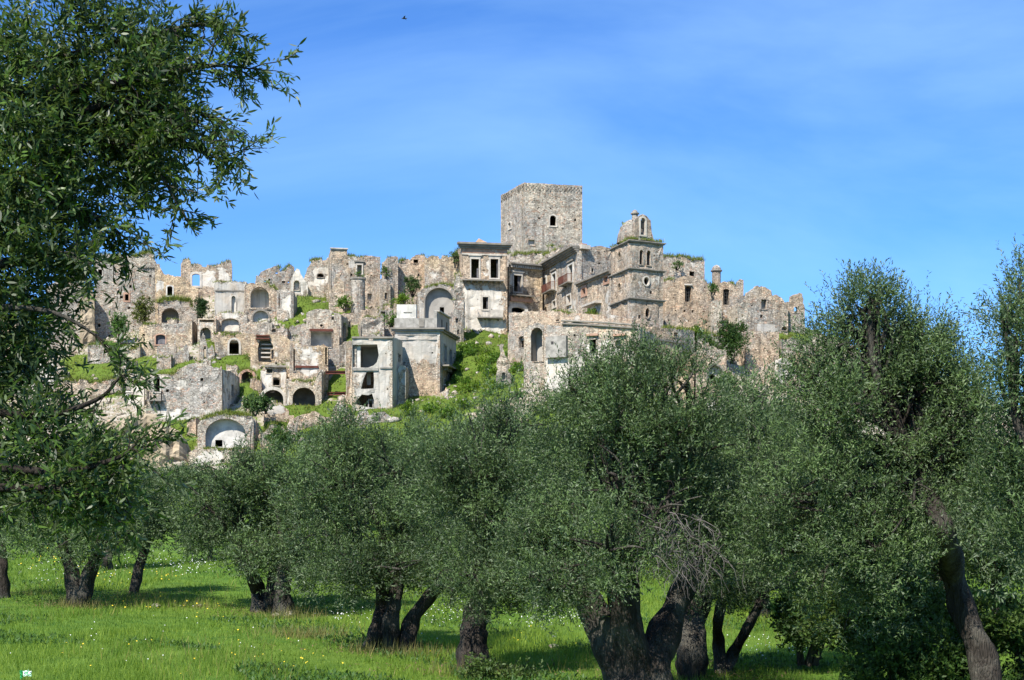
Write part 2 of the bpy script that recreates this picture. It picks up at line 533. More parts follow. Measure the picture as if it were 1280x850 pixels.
def ring(fac, poly, mb, wd, d1, d0, inn=0.985):
    """A surround: band of width wd round an opening."""
    c = (sum(p[0] for p in poly) / len(poly), (min(p[1] for p in poly) + max(p[1] for p in poly)) / 2)
    w = (max(p[0] for p in poly) - min(p[0] for p in poly)) / 2; h = (max(p[1] for p in poly) - min(p[1] for p in poly)) / 2
    def off(p, k): return (c[0] + (p[0] - c[0]) * (1 + k / max(w, .1)), c[1] + (p[1] - c[1]) * (1 + k / max(h, .1)))
    pi = [off(p, -0.03) for p in poly]; po = [off(p, wd) for p in poly]
    n = len(poly); b = len(mb.v)
    for d in (d1, d0):
        for q in (pi, po):
            mb.v += [fac.at(s, z, d) for s, z in q]
    for i in range(n):
        j = (i + 1) % n
        A, B, C, D = b + i, b + j, b + n + j, b + n + i
        mb.f += [(A, D, C, B), (A + 2 * n, B + 2 * n, C + 2 * n, D + 2 * n), (D, D + 2 * n, C + 2 * n, C), (A, B, B + 2 * n, A + 2 * n)]

def niche(fac, poly, depth, mat, parent, color=None, name='recess', hole=None):
    """Blind recess behind an opening: sides and a back, wall thickness already passed."""
    n = len(poly); vs = []; fs = []
    pg = []
    c = (sum(p[0] for p in poly) / n, sum(p[1] for p in poly) / n)
    for s, z in poly: pg.append((c[0] + (s - c[0]) * 1.01, c[1] + (z - c[1]) * 1.01))
    vs += [fac.at(s, z, -0.30) for s, z in pg] + [fac.at(s, z, -depth) for s, z in pg]
    vs += [fac.at(c[0] + (s - c[0]) * 1.06, c[1] + (z - c[1]) * 1.06, -0.30) for s, z in pg]
    vs += [fac.at(c[0] + (s - c[0]) * 1.06, c[1] + (z - c[1]) * 1.06, -depth) for s, z in pg]
    for i in range(n):
        j = (i + 1) % n
        fs.append((i, i + n, j + n, j)); fs.append((i + 2 * n, j + 2 * n, j + 3 * n, i + 3 * n)); fs.append((i, j, j + 2 * n, i + 2 * n))
    o = mesh_obj(name, vs, fs, mat, parent, color, {'plaster': [1.2] * len(vs)})
    big = [(c[0] + (s - c[0]) * 1.05, c[1] + (z - c[1]) * 1.05) for s, z in poly]
    hs = [hole_poly(fac, hole)] if hole else []
    wall_mesh(name + '_back', fac, big, hs, 0.2, parent, color, lambda s, z: 1.15, mat, 0.6, 0.6, d0=-depth)
    return o

def shutter(fac, poly, parent, side, frac, mat, ang=0.0, lo=0.0, hi=1.0):
    s0 = min(p[0] for p in poly); s1 = max(p[0] for p in poly); z0 = min(p[1] for p in poly); z1 = max(p[1] for p in poly)
    w = (s1 - s0) * frac
    mb = MB()
    a, b = (s0 + .03, s0 + w) if side < 0 else (s1 - w, s1 - .03)
    zz0, zz1 = z0 + 0.04 + (z1 - z0) * lo, z0 + (z1 - z0) * hi - 0.05
    n = 3
    for i in range(n):                       # boards with gaps
        q0, q1 = a + (b - a) * i / n, a + (b - a) * (i + 1) / n - 0.02
        fac.box(mb, q0, q1, zz0, zz1, -0.33, -0.28)
    for t in (0.15, 0.85):
        fac.box(mb, a, b - .02, zz0 + (zz1 - zz0) * t - .05, zz0 + (zz1 - zz0) * t + .05, -0.277, -0.25)
    return mb.build('shutter', mat, parent)

def cornice(fac, x0, y0, x1, y1, parent, hgt=0.45, proj=0.45, mat=None, steps=3, s_ext=0.0, name='cornice'):
    sa, za = fac.sz(x0, y0); sb, zb = fac.sz(x1, y1)
    z = (za + zb) / 2
    mb = MB()
    for i in range(steps):
        f = (i + 1) / steps
        e = s_ext * f
        fac.box(mb, sa - e, sb + e, z - hgt + hgt * i / steps, z - hgt + hgt * (i + 1) / steps - 0.004 * (i < steps - 1), -0.12 - 0.01 * i, proj * f)
    return mb.build(name, mat or M_CORN, parent)

def strip(fac, x0, y0, x1, y1, hgt, proj, mat, parent, name, d0=-0.1):
    sa, za = fac.sz(x0, y0); sb, zb = fac.sz(x1, y1)
    mb = MB(); z = (za + zb) / 2
    fac.box(mb, sa, sb, z - hgt, z, d0, proj)
    return mb.build(name, mat, parent)

def balcony(fac, x0, x1, ytop, ybot, parent, proj=0.9, rail=1.0, solid=None, mat=None, brackets=3, railmat=None):
    """Slab, brackets, railing; ybot is the slab's top."""
    s0, z = fac.sz(x0, ybot); s1, z2 = fac.sz(x1, ybot)
    z = (z + z2) / 2
    mb = MB(); fac.box(mb, s0, s1, z - 0.16, z, 0.03, proj)
    sl_ = mb.build('balcony', mat or M_CORN, parent)
    if brackets:
        for i in range(brackets):
            t = (i + 0.5) / brackets
            mb = MB(); s = s0 + (s1 - s0) * t
            fac.box(mb, s - .08, s + .08, z - 0.42, z - 0.163, 0.03, proj * 0.45)
            fac.box(mb, s - .08, s + .08, z - 0.29, z - 0.163, proj * 0.452, proj * 0.85)
            mb.build('bracket', mat or M_CORN, sl_)
    if rail:
        mb = MB()
        t = 0.03
        fac.box(mb, s0, s1, z + rail - .05, z + rail, proj - .06, proj - .01)
        for sx in (s0, s1 - .05): fac.box(mb, sx, sx + .05, z + rail - .05, z + rail, .03, proj - .065)
        n = max(4, int((s1 - s0) / 0.16))
        for i in range(n + 1):
            s = s0 + (s1 - s0 - .03) * i / n
            fac.box(mb, s, s + t, z + .002, z + rail - .052, proj - .05, proj - .02)
        for sx in (s0 + .01, s1 - .04):
            for k in range(1, 5):
                d = .03 + (proj - .1) * k / 5
                fac.box(mb, sx, sx + t, z + .002, z + rail - .052, d, d + t)
        mb.build('railing', railmat or M_IRON, sl_)
    if solid:
        a, b = solid
        mb = MB()
        fac.box(mb, s0 + (s1 - s0) * a, s0 + (s1 - s0) * b, z + .002, z + rail - .01, proj - .005, proj + .03)
        mb.build('screen', railmat or M_WHITE, sl_)
    return sl_

FOOT = []        # footprints: the hill is cut level under each building
CTRL = []        # hill control points (X, Y, z)
TUFT = []        # where grass grows on wall tops: (parent, list of world points)

def ell(fac, specs):
    """Plaster cover from ellipses given in photograph positions."""
    if not specs: return None
    E = []
    for sp in specs:
        cx, cy, rx, ry = sp[:4]; k = sp[4] if len(sp) > 4 else 1.0
        s, z = fac.sz(cx, cy)
        s2, _ = fac.sz(cx + rx, cy); _, z2 = fac.sz(cx, cy - ry)
        E.append((s, z, max(abs(s2 - s), .1), max(abs(z2 - z), .1), k))
    def f(s, z):
        v = 0.0
        for (a, b, ra, rb, k) in E:
            q = max(abs(s - a) / ra, abs(z - b) / rb)
            v = max(v, k * max(0.0, min(1.0, (1.3 - q) / 0.75)))
        return v
    return f

def openings(fac, holes, parent, color, polys):
    for h, pl in zip(holes, polys):
        if h.get('frame', 1):
            mb = MB()
            w = h.get('fw', 0.07)
            ring(fac, pl, mb, w, h.get('fp', 0.10) if w > 0.1 else 0.06, -0.22)
            nm = h.get('name') or ('window' if h['k'] != 'A' else 'arch')
            o = mb.build(nm, h.get('fm') or (M_TRIM if w > 0.1 else M_STONE), parent, color)
            for (side, fr, mt, *r) in h.get('shut', ()):
                shutter(fac, pl, o, side, fr, mt, 0.0, *(r or ()))
            if h.get('bars'):
                mb = MB()
                s0 = min(p[0] for p in pl); s1 = max(p[0] for p in pl); z0 = min(p[1] for p in pl); z1 = max(p[1] for p in pl)
                for i in range(1, 3): fac.box(mb, s0 + (s1 - s0) * i / 3 - .03, s0 + (s1 - s0) * i / 3 + .03, z0, z1 - .1, -.2, -.16)
                for i in range(1, 5): fac.box(mb, s0, s1, z0 + (z1 - z0) * i / 5 - .02, z0 + (z1 - z0) * i / 5 + .02, -.158, -.14)
                mb.build('bars', M_IRON, o)
            if h.get('lintel'):
                mb = MB(); s0 = min(p[0] for p in pl); s1 = max(p[0] for p in pl); z1 = max(p[1] for p in pl)
                fac.box(mb, s0 - .35, s1 + .35, z1 + .38, z1 + .56, -.1, .22)
                fac.box(mb, s0 - .22, s1 + .22, z1 + .16, z1 + .376, -.1, .10)
                mb.build('lintel', h.get('lm') or M_CORN, o)
            if h.get('sill'):
                mb = MB(); s0 = min(p[0] for p in pl); s1 = max(p[0] for p in pl); z0 = min(p[1] for p in pl)
                fac.box(mb, s0 - .15, s1 + .15, z0 - .22, z0 - .09, -.1, .2)
                mb.build('sill', M_TRIM, o)
        if h.get('niche'):
            niche(fac, pl, h['niche'], h.get('nm', M_GREYP), parent, h.get('nc', color), hole=h.get('nh'))

def ruin(name, label, cat, L, R, top, base, holes=(), tint=(.36, .31, .245), grey=0.3, plaster=None, right=None, left=None, depth=7.0,
         roof='auto', rough=1.0, putlog=0.0, group=None, thick=0.55, step=0.6, back=True, below=3.0, tuft=(), ctrl=True, backtop=None, sides=True, mat=None, bumpy=1.0):
    """A ruined building: front wall drawn from the photograph, visible side walls, hidden sides, back and an added unseen slab that darkens the openings."""
    rnd = random.Random(label)
    putlog = putlog or .14
    step = min(step, .58)
    xa, Ya = L; xb, Yb = R
    fr = Fac.px(xa, Ya, xb, Yb)
    zb = fr.sz((xa + xb) / 2, base)[1]
    A, B = fr.A, fr.B
    C = Vector(((right['x'] - CX) / F * right['Y'], right['Y'])) if right else B - fr.n * depth
    D = Vector(((left['x'] - CX) / F * left['Y'], left['Y'])) if left else A - fr.n * depth
    if right and not left: D = A + (C - B)
    if left and not right: C = B + (D - A)
    mid = (A + B) / 2
    root = empty(name, (mid.x, mid.y, zb), label, cat, group)
    color = tuple(c * k for c, k in zip(tint, (1.20, 1.155, 1.08))) + (grey,)
    root.color = color
    tp = [fr.sz(*q) for q in top]
    tp[0] = (0.0, tp[0][1]); tp[-1] = (fr.len, tp[-1][1])
    zl, zr = tp[0][1], tp[-1][1]
    tj = jag(tp, rough, rnd)
    for k_ in range(1, len(tj) - 1):
        s_ = min(max(tj[k_][0], 0.05), fr.len - 0.05); tj[k_] = (s_, tj[k_][1])
    outline = [(0.0, zb - below), (fr.len, zb - below)] + tj[::-1]
    polys = [hole_poly(fr, h) for h in holes]
    wall_mesh('wall', fr, outline, polys, thick, root, color, ell(fr, plaster), mat, bumpy, step, putlog, rnd)
    openings(fr, holes, root, color, polys)
    def side(f, spec, z0, z1, flip):
        # f runs so that its outward normal is right; s measured from its own A
        if spec and spec.get('top'):
            t2 = [f.sz(*q) for q in spec['top']]
            t2[0] = (0.0, t2[0][1]); t2[-1] = (f.len, t2[-1][1])
        else:
            t2 = [(0.0, z0), (f.len, z1)]
        a, b = (thick + .012, f.len) if not flip else (0.0, f.len - thick - .012)
        def zat(s):
            for (s0, q0), (s1, q1) in zip(t2, t2[1:]):
                if s0 <= s <= s1 and s1 > s0: return q0 + (q1 - q0) * (s - s0) / (s1 - s0)
            return t2[-1][1] if s > t2[-1][0] else t2[0][1]
        t3 = [(a, zat(a))] + [q for q in t2 if a + .05 < q[0] < b - .05] + [(b, zat(b))]
        t3 = jag(t3, rough, rnd)
        t3 = [(min(max(s, a), b), z) for s, z in t3]
        zb2 = zb - below
        ol = [(a, zb2), (b, zb2)] + t3[::-1]
        hs = spec.get('holes', ()) if spec else ()
        ps = [hole_poly(f, h) for h in hs]
        wall_mesh('wall', f, ol, ps, thick, root, color, ell(f, spec.get('plaster')) if spec else None, mat, bumpy, step, putlog if spec else 0, rnd)
        openings(f, hs, root, color, ps)
        return zat(f.len) if not flip else zat(0.0)
    zR, zL = zr, zl
    bt = backtop if backtop is not None else min(zl, zr) - 0.3
    fR = fL = None
    if sides:
        fR = Fac(B, C); fL = Fac(D, A)
        zR = side(fR, right, zr, bt, False)
        zL = side(fL, left, bt, zl, True)
    if back and sides:
        fb = Fac(C, D)
        t4 = jag([(thick + .015, min(zR, bt + 9)), (fb.len - thick - .015, min(zL, bt + 9))], rough, rnd)
        wall_mesh('wall', fb, [(thick + .015, zb - below), (fb.len - thick - .015, zb - below)] + t4[::-1], [], thick, root, color, None, mat, 0.5, 1.5, 0, rnd)
    if roof is not None and sides:  # roof sets the height of the added unseen slab
        zr_ = (min(z for s, z in tp) - 0.45) if roof == 'auto' else fr.sz((xa + xb) / 2, roof)[1]
        zr_ = min(zr_, min(zR, zL, zr, zl) - 0.25) if roof == 'auto' else zr_
        cen = (A + B + C + D) / 4
        cs = [(p + (cen - p).normalized() * 0.35) for p in (A, B, C, D)]
        nd = max([h['niche'] for h in holes if h.get('niche')] + [0.0])
        if nd > 0:                                # keep the slab behind the deepest blind recess
            cs[0] = A - fr.n * (nd + .45) + fr.u * .35; cs[1] = B - fr.n * (nd + .45) - fr.u * .35
        mb = MB()
        if (cs[3] - cs[0]).dot(-fr.n) > .4:
            mb.hexa([(p.x, p.y, zr_ - 0.25) for p in cs] + [(p.x, p.y, zr_) for p in cs])
            mb.build('shade_slab', M_STONE, root, color)  # unseen slab added to keep sunlight out, so the openings look dark
    FOOT.append(([tuple(A), tuple(B), tuple(C), tuple(D)], zb - 0.25))
    if ctrl:
        CTRL.append((A.x, A.y - 0.4, zb)); CTRL.append((B.x, B.y - 0.4, zb))
    for (x0, x1, dens, hgt) in tuft:
        pts = []
        s0, s1 = fr.sz(x0, HY)[0], fr.sz(x1, HY)[0]
        zz = dict()
        for i in range(int(abs(s1 - s0) * dens)):
            s = rnd.uniform(s0, s1)
            z = None
            for (p0, q0), (p1, q1) in zip(tj, tj[1:]):
                if p0 <= s <= p1 and p1 > p0: z = q0 + (q1 - q0) * (s - p0) / (p1 - p0)
            if z is None: continue
            pts.append(fr.at(s, z - 0.05, -rnd.uniform(0.0, thick)))
        TUFT.append((root, pts, hgt))
    return dict(root=root, fr=fr, fR=fR, fL=fL, A=A, B=B, C=C, D=D, zb=zb, color=color, tj=tj)

# ------------------------------------------------------------------ the town
TAN = (.395, .325, .248); GREY = (.36, .332, .283); PALE = (.42, .37, .30); PINK = (.415, .328, .245); OCH = (.46, .365, .25)
HOUSE = 'ruined houses on the hill'
WALLS = 'broken walls on the hill'
WN = dict(fw=0.15, fm=M_TRIM)          # dressed stone surround

# --- the keep
b = ruin('castle_tower', 'tall square stone keep on the summit of the ruined town', 'tower', (655, 205), (728, 207),
         [(655, 228), (728, 232)], 318, [H('a', 687, 269, 695.3, 282.5, fw=0.16, fm=M_TRIM, name='window'), H('r', 660, 299.5, 668.5, 307, fw=0.08, niche=0.35, nm=M_TRIM, name='doorway')],
         GREY, 0.4, left=dict(x=626, Y=213.2, top=[(626, 244), (655, 228)], holes=[H('g', 635.7, 278, 639, 286, fw=0.14, fm=M_TRIM)]), rough=0.08, putlog=0.35, roof='auto', below=8, tuft=[])
b['root']['group'] = 'landmark towers'
def corbels(f, z, root, color, n, rnd=random.Random(3)):
    for k in range(n):
        s = f.len * (k + .5) / n; w = f.len / n * 0.30
        for r in range(3):
            sh = (r % 2) * f.len / n * .5
            if s + sh + w < f.len:
                zz = z - 0.22 - 0.30 * r
                mb = MB()
                mb.hexa([f.at(s + sh - .04, zz - .24, .07), f.at(s + sh + .04, zz - .24, .07), f.at(s + sh + .04, zz - .24, -.1), f.at(s + sh - .04, zz - .24, -.1), f.at(s + sh - w, zz, .10), f.at(s + sh + w, zz, .10), f.at(s + sh + w, zz, -.1), f.at(s + sh - w, zz, -.1)])
                mb.build('corbel', M_STONE, root, color)
corbels(b['fr'], b['fr'].sz(655, 228)[1], b['root'], b['color'], 17)
corbels(b['fL'], b['fr'].sz(655, 228)[1], b['root'], b['color'], 14)

ruin('rampart_wall', 'rough stone bank wall at the foot of the keep with grass on top', 'wall', (632, 197), (700, 198), [(632, 318), (646, 316), (660, 318), (676, 316), (690, 308), (700, 304)], 336, [], GREY, depth=5, rough=1.3, sides=True, roof='auto', tuft=[(634, 692, 26, 1.0)], ctrl=False)
ruin('rampart_wall', 'sloping rubble wall climbing to the right below the keep', 'wall', (672, 194), (724, 194), [(672, 330), (684, 318), (700, 308), (716, 304), (724, 304)], 340, [], PALE, depth=4, rough=0.8, tuft=[(672, 700, 10, .8)], ctrl=False)

# --- the palace
b = ruin('palace', 'tall pale palace block with two upper windows and a small hipped roof', 'palace', (577, 184), (634, 185), [(577, 308), (634, 308)], 434,
         [H('r', 588.6, 323.5, 599, 347.8, shut=[(-1, .12, M_WOOD, 0, 1), (1, .25, M_WOOD, 0, .55)], lintel=1, lm=M_TRIM, **WN), H('r', 612.8, 323.5, 623.2, 347.8, shut=[(-1, .1, M_WOOD), (1, .18, M_WOOD)], lintel=1, lm=M_TRIM, **WN),
          H('r', 603, 371, 610.6, 386.8, shut=[(1, .25, M_WOOD)], **WN), H('r', 601, 413, 608, 420.6, fw=.12, fm=M_TRIM)],
         PINK, 0.08, [(605, 400, 27, 42, 1.0), (606, 335, 20, 14, .45)], rough=0.03, putlog=0.5, step=0.5, depth=9,
         left=dict(x=568, Y=190, top=[(568, 316), (577, 308)], plaster=[]))
r, f = b['root'], b['fr']
cornice(f, 576, 304, 635, 304.5, r, 0.75, 0.75, steps=3, s_ext=0.5)
strip(f, 577.2, 311.2, 633.8, 311.4, 0.55, 0.06, M_BRICK, r, 'brick_band')
strip(f, 577.2, 317.2, 633.8, 317.4, 0.18, 0.10, M_TRIM, r, 'moulding')
balcony(f, 577.6, 628.5, 348, 350.5, r, 0.85, 0, brackets=7)
bl = balcony(f, 596.5, 627.8, 388, 397.0, r, 0.85, 0.95, solid=(.52, .98), brackets=3, railmat=M_TRIM)
z1 = f.sz(600, 303)[1] + 0.02
ap = f.at(f.len * .45, z1 + 1.0, -3.2)
cs = [f.at(0.2, z1, .2), f.at(f.len - .2, z1, .2), f.at(f.len - .2, z1, -8), f.at(.2, z1, -8)]
cs2 = [f.at(f.len * .3, z1, -1.2), f.at(f.len * .68, z1, -1.2), f.at(f.len * .68, z1, -5.5), f.at(f.len * .3, z1, -5.5)]
mesh_obj('roof', cs2 + [(ap[0], ap[1], z1 + 1.15)], [(0, 1, 4), (1, 2, 4), (2, 3, 4), (3, 0, 4)], M_TILE, r)

b = ruin('palace_wing', 'middle wing of the palace with one balcony door and dentilled cornice', 'palace', (636, 188), (678, 190.5), [(636, 333), (678, 337)], 402,
         [H('r', 641.7, 344, 652, 365, shut=[(1, .34, M_WOOD, 0, 1)], lintel=1, lm=M_TRIM, **WN), H('c', 639, 384, 656, 391, fw=.45, fm=M_WHITE, name='archway')],
         OCH, 0.1, [(645, 350, 14, 14, .5), (647, 380, 10, 8, 1.0)], rough=0.03, step=0.5, depth=7, roof='auto')
r, f = b['root'], b['fr']
cornice(f, 636.5, 328.5, 678, 332.0, r, 0.55, 0.7, steps=3)
sa, za = f.sz(636.5, 331); sb, _ = f.sz(677, 334)
for k in range(14):
    mb = MB(); s = sa + (sb - sa) * (k + .5) / 14; zz = f.sz(657, 333.4)[1]
    f.box(mb, s - .1, s + .1, zz - .3, zz, -.05, .42); mb.build('dentil', M_TRIM, r)
balcony(f, 637, 664, 360, 369.5, r, 0.9, 1.0, brackets=4, railmat=M_IRON)
strip(f, 637, 371.5, 664, 372, 0.62, 0.35, M_BRICK, r, 'brick_band')

b = ruin('palace_wing', 'oblique palace wing with three tall white framed windows and rusted balconies', 'palace', (678, 192), (722, 177.5), [(678, 338), (722, 311)], 392,
         [H('r', 679.3, 347, 683, 361, fw=.22, fm=M_WHITE), H('r', 690.5, 342, 695, 362.5, fw=.25, fm=M_WHITE, lintel=1, shut=[(1, .4, M_WHITE, 0, .7)]), H('r', 711, 331, 716.2, 352, fw=.25, fm=M_WHITE, lintel=1, shut=[(1, .5, M_WHITE, 0, .75)]),
          H('r', 691, 376, 695, 384, fw=.15, fm=M_TRIM), H('r', 709, 369, 713.5, 380, fw=.2, fm=M_TRIM, sill=1), H('a', 680.5, 383, 684, 391)],
         TAN, 0.5, [(716, 385, 7, 14, .7), (684, 375, 6, 10, .5)], rough=0.03, step=0.5,
         right=dict(x=766, Y=180.5, top=[(722, 308), (736, 309), (750, 307), (758, 309), (766, 311)], holes=[H('r', 739, 335, 742, 341, fw=.1)]), below=4, roof='auto', tuft=[])
r, f = b['root'], b['fr']
cornice(f, 677.5, 333, 722, 306, r, 0.8, 0.9, steps=4, s_ext=.2)
sa, _ = f.sz(697, 366); sb, _ = f.sz(709, 366)
for (x0, x1, yb) in ((684, 695.5, 364), (704.8, 716.5, 354.5)):
    balcony(f, x0, x1, yb - 10, yb, r, 0.8, 1.0, brackets=2, railmat=M_RUST, solid=(.02, .55))
mb = MB(); s0 = f.sz(697, 366)[0]; s1 = f.sz(709, 361)[0]; zz = f.sz(703, 363)[1]
f.box(mb, s0, s1, zz - .2, zz, -.1, .15); mb.build('moulding', M_CORN, r)
fR = b['fR']; mb = MB(); zz = f.sz(722, 306)[1]
fR.box(mb, 0.2, 1.6, zz - .5, zz, -.1, .6); mb.build('cornice', M_TRIM, r)
mb = MB(); fR.box(mb, 0.9, 1.7, zz + .004, zz + .35, -.9, -.3); mb.build('chimney', M_BRICK, r)

# --- the church: nave wing, bell tower, chapels to the right
b = ruin('church_nave', 'long church side wall under a slanting cornice with a white portal', 'church', (722, 174.5), (768, 163.5), [(722, 357), (768, 338)], 398,
         [H('r', 728, 360, 732.5, 368, fw=.3, fm=M_BRICK), H('r', 755.5, 345.5, 760.5, 353, fw=.25, fm=M_BRICK), H('a', 738.5, 384.5, 747, 394, fw=.3, fm=M_WHITE, shut=[(1, .8, M_DARKW)], name='portal')],
         TAN, 0.45, [(743, 386, 8, 9, 1.2), (762, 375, 6, 22, .55)], rough=0.03, step=0.5, depth=6, putlog=.2)
r, f = b['root'], b['fr']
cornice(f, 722.5, 354.5, 764, 337, r, 0.45, 0.55, steps=2)
mb = MB(); s0 = f.sz(735, 378)[0]; s1 = f.sz(752, 378)[0]; z0 = f.sz(743, 382)[1]
f.box(mb, s0, s1, z0, z0 + .25, -.1, .9); f.box(mb, s0, s1, z0 + .254, z0 + .36, -.1, .6); mb.build('portal_hood', M_TRIM, r)

b = ruin('bell_tower', 'square church bell tower in four storeys with domed top and bell arch', 'bell tower', (788, 158), (829, 160.1), [(788, 303), (829, 305)], 428,
         [H('a', 799, 312, 804, 331), H('a', 808, 313, 813.6, 332), H('o', 804, 346, 811.3, 356.8, fw=.13, fm=M_TRIM, name='oculus'), H('o', 806.2, 385, 812.2, 398), H('r', 809, 413, 814.5, 419.5)],
         PINK, 0.3, [(808, 355, 17, 12, .38), (806, 390, 18, 14, .35)], rough=0.05, step=0.5, putlog=0.35,
         left=dict(x=763.5, Y=163.7, top=[(763.5, 309), (788, 303)], holes=[H('a', 773, 315, 776.5, 325), H('a', 772.7, 353.5, 776.3, 363)]), roof='auto', below=5)
b['root']['group'] = 'landmark towers'
r, f, fl = b['root'], b['fr'], b['fL']
for (y, hh, pr) in ((300.8, .24, .22), (335.6, .22, .26), (372.6, .24, .26)):
    cornice(f, 788, y, 829, y + 2, r, hh, pr, steps=2, s_ext=.3)
    z = (f.sz(788, y)[1] + f.sz(829, y + 2)[1]) / 2
    mb = MB(); fl.box(mb, -0.1, fl.len - .01, z - hh, z - hh * .5, -.1, pr * .5); fl.box(mb, -0.2, fl.len - .02, z - hh * .5 + .003, z - .003, -.1, pr); mb.build('cornice', M_CORN, r)
# dome, lantern, bell arch on top
zt = f.sz(808, 300)[1]
cen = (b['A'] + b['B'] + b['C'] + b['D']) / 4
vs, fs = [], []
NS, NR = 20, 8
R0 = 1.75
for i in range(NR + 1):
    a = i / NR * math.pi / 2 * 0.94
    for k in range(NS):
        th = 2 * math.pi * k / NS
        rr = R0 * math.cos(a) * (1 + .04 * noise.noise(Vector((k * .7, i * .9, 1))))
        vs.append((cen.x + rr * math.cos(th) - 0.55, cen.y + rr * math.sin(th), zt + 0.15 + (2.75 * math.sin(a))))
for i in range(NR):
    for k in range(NS):
        fs.append((i * NS + k, i * NS + (k + 1) % NS, (i + 1) * NS + (k + 1) % NS, (i + 1) * NS + k))
fs.append(tuple(NR * NS + k for k in range(NS)))
dcol = (.21, .15, .105, .3)
dm = mesh_obj('dome', vs, fs, M_STONE, r, dcol, {'plaster': [0.0] * len(vs)})
TUFT.append((dm, [(cen.x - .55 + 1.2 * random.uniform(-1, 1), cen.y - .3 + random.uniform(-.9, .6), zt + 2.0 + random.uniform(-.3, .5)) for _ in range(26)], .5))
zd = zt + 2.6
def turned(prof, x, y, name, mat, parent, color=None, n=14):
    vs, fs = [], []
    for rr, z in prof:
        for k in range(n): vs.append((x + rr * math.cos(2 * math.pi * k / n), y + rr * math.sin(2 * math.pi * k / n), z))
    for i in range(len(prof) - 1):
        for k in range(n): fs.append((i * n + k, i * n + (k + 1) % n, (i + 1) * n + (k + 1) % n, (i + 1) * n + k))
    fs.append(tuple(range(n))[::-1]); fs.append(tuple((len(prof) - 1) * n + k for k in range(n)))
    return mesh_obj(name, vs, fs, mat, parent, color, {'plaster': [0.0] * len(vs)})
lx = P(793.8, 270, 160.2).x
turned([(.36, zd - 0.1), (.34, zd + .55), (.50, zd + .62), (.50, zd + .74), (.34, zd + .80), (.26, zd + 1.0), (.05, zd + 1.12)], lx, 160.4, 'lantern', M_STONE, dm, dcol)
fa = Fac(f.at(0.55, 0, -.25)[:2], f.at(2.95, 0, -.25)[:2])
def az(px, py): return fa.sz(px, py)
z0 = zt + .02
sA = az(793.5, 300)[0]; sB = az(818, 300)[0]
ol = [(sA, z0), (sB, z0), (sB - .35, z0 + 1.0), (sB - .5, z0 + 2.4), (az(812.5, 275)[0], az(812.5, 275)[1]), az(808.5, 270), az(803.5, 267.5), az(799, 270.5), (az(794.5, 274)[0], az(794.5, 274)[1]), (sA + .02, z0 + 1.5)]
hp = hole_poly(fa, H('a', 800.3, 272, 806.8, 294))
bc = wall_mesh('bell_arch', fa, ol, [hp], .6, r, (.34, .26, .185, .3), lambda s, z: .2, None, .4, .4)
mb = MB(); ring(fa, hp, mb, .15, .08, -.2); mb.build('surround', M_TRIM, bc)
mb = MB(); ca = az(803.5, 274); fa.box(mb, ca[0] - .25, ca[0] + .22, ca[1] - 1.0, ca[1] - .25, -.45, -.15); fa.box(mb, ca[0] - .12, ca[0] + .1, ca[1] - .247, ca[1] - .05, -.36, -.24); mb.build('bell', M_IRON, bc)
TUFT.append((r, [f.at(random.uniform(0, f.len), zt + .02, random.uniform(-1.0, .1)) for _ in range(90)], .55))
TUFT.append((r, [fl.at(random.uniform(0, fl.len), zt + .02, random.uniform(-1.0, .1)) for _ in range(90)], .45))

ruin('church_apse', 'stone apse wall with grassy roof and one square window behind the bell tower', 'church', (826, 182), (881, 183), [(826, 321), (842, 321), (862, 323), (881, 326)], 352,
     [H('r', 861.3, 339, 868.2, 346.5, fw=.07, niche=3, nm=M_CORN)], GREY, .3, [(868, 338, 10, 12, .45)], depth=8, rough=.7, tuft=[(827, 880, 30, 1.1)], ctrl=False)
b = ruin('chapel', 'broad chapel front with rounded gable and one arched barred window', 'chapel', (831, 171), (890, 172.5), [(831, 352), (838, 349), (846, 348), (854, 345.5), (862, 344.5), (870, 346), (880, 350.5), (886, 355), (890, 359)], 412,
     [H('c', 855.7, 357.5, 864.3, 377.5, bars=1, fw=.07, niche=4, nm=M_CORN)], PINK, .2, [(850, 395, 14, 14, .4)], depth=9, rough=.35, putlog=.85, roof=366, tuft=[(832, 842, 20, 1.0), (878, 890, 12, .6)])
mb = MB(); f = b['fr']; zz = f.sz(860, 358)[1]; sa = f.sz(855, 358)[0]; sb = f.sz(865, 358)[0]
f.box(mb, sa, sb, zz + .1, zz + .28, -.1, .25); mb.build('hood_mould', M_TRIM, b['root'])
ruin('buttress', 'grey stone buttress between the two chapel fronts', 'buttress', (888.5, 169), (902, 169), [(888.5, 377), (894, 374), (902, 376)], 414, [], GREY, depth=3, rough=.5, ctrl=False)
ruin('chapel', 'smaller chapel front with curved gable beside the domed pinnacle', 'chapel', (890, 173.5), (931, 174.5), [(890, 359), (896, 355), (905, 351.5), (912, 352.5), (920, 357), (926, 364), (931, 371)], 414,
     [H('c', 903.5, 361, 912, 381.5, bars=1, fw=.07, niche=4, nm=M_CORN)], PINK, .2, [(907, 395, 14, 12, .3)], depth=8, rough=.35, putlog=.7, roof=374, tuft=[(890, 896, 14, .6), (912, 921, 24, .9)])
ruin('buttress', 'grey stone buttress beside the large green bush', 'buttress', (922, 170.5), (938, 171), [(922, 379), (930, 377), (938, 379)], 416, [], GREY, depth=3, rough=.5, ctrl=False)
r = empty('pinnacle', P(895.5, 356, 179), 'round domed stone pinnacle on the chapel roof line', 'pinnacle', 'landmark towers')
x, y, zp = P(895.5, 356, 179); z1 = P(895, 339, 179).z; z2 = P(895, 331, 179).z
turned([(.56, zp - 3), (.56, z1 - .15)], x, y, 'shaft', M_STONE, r, PINK + (.3,))
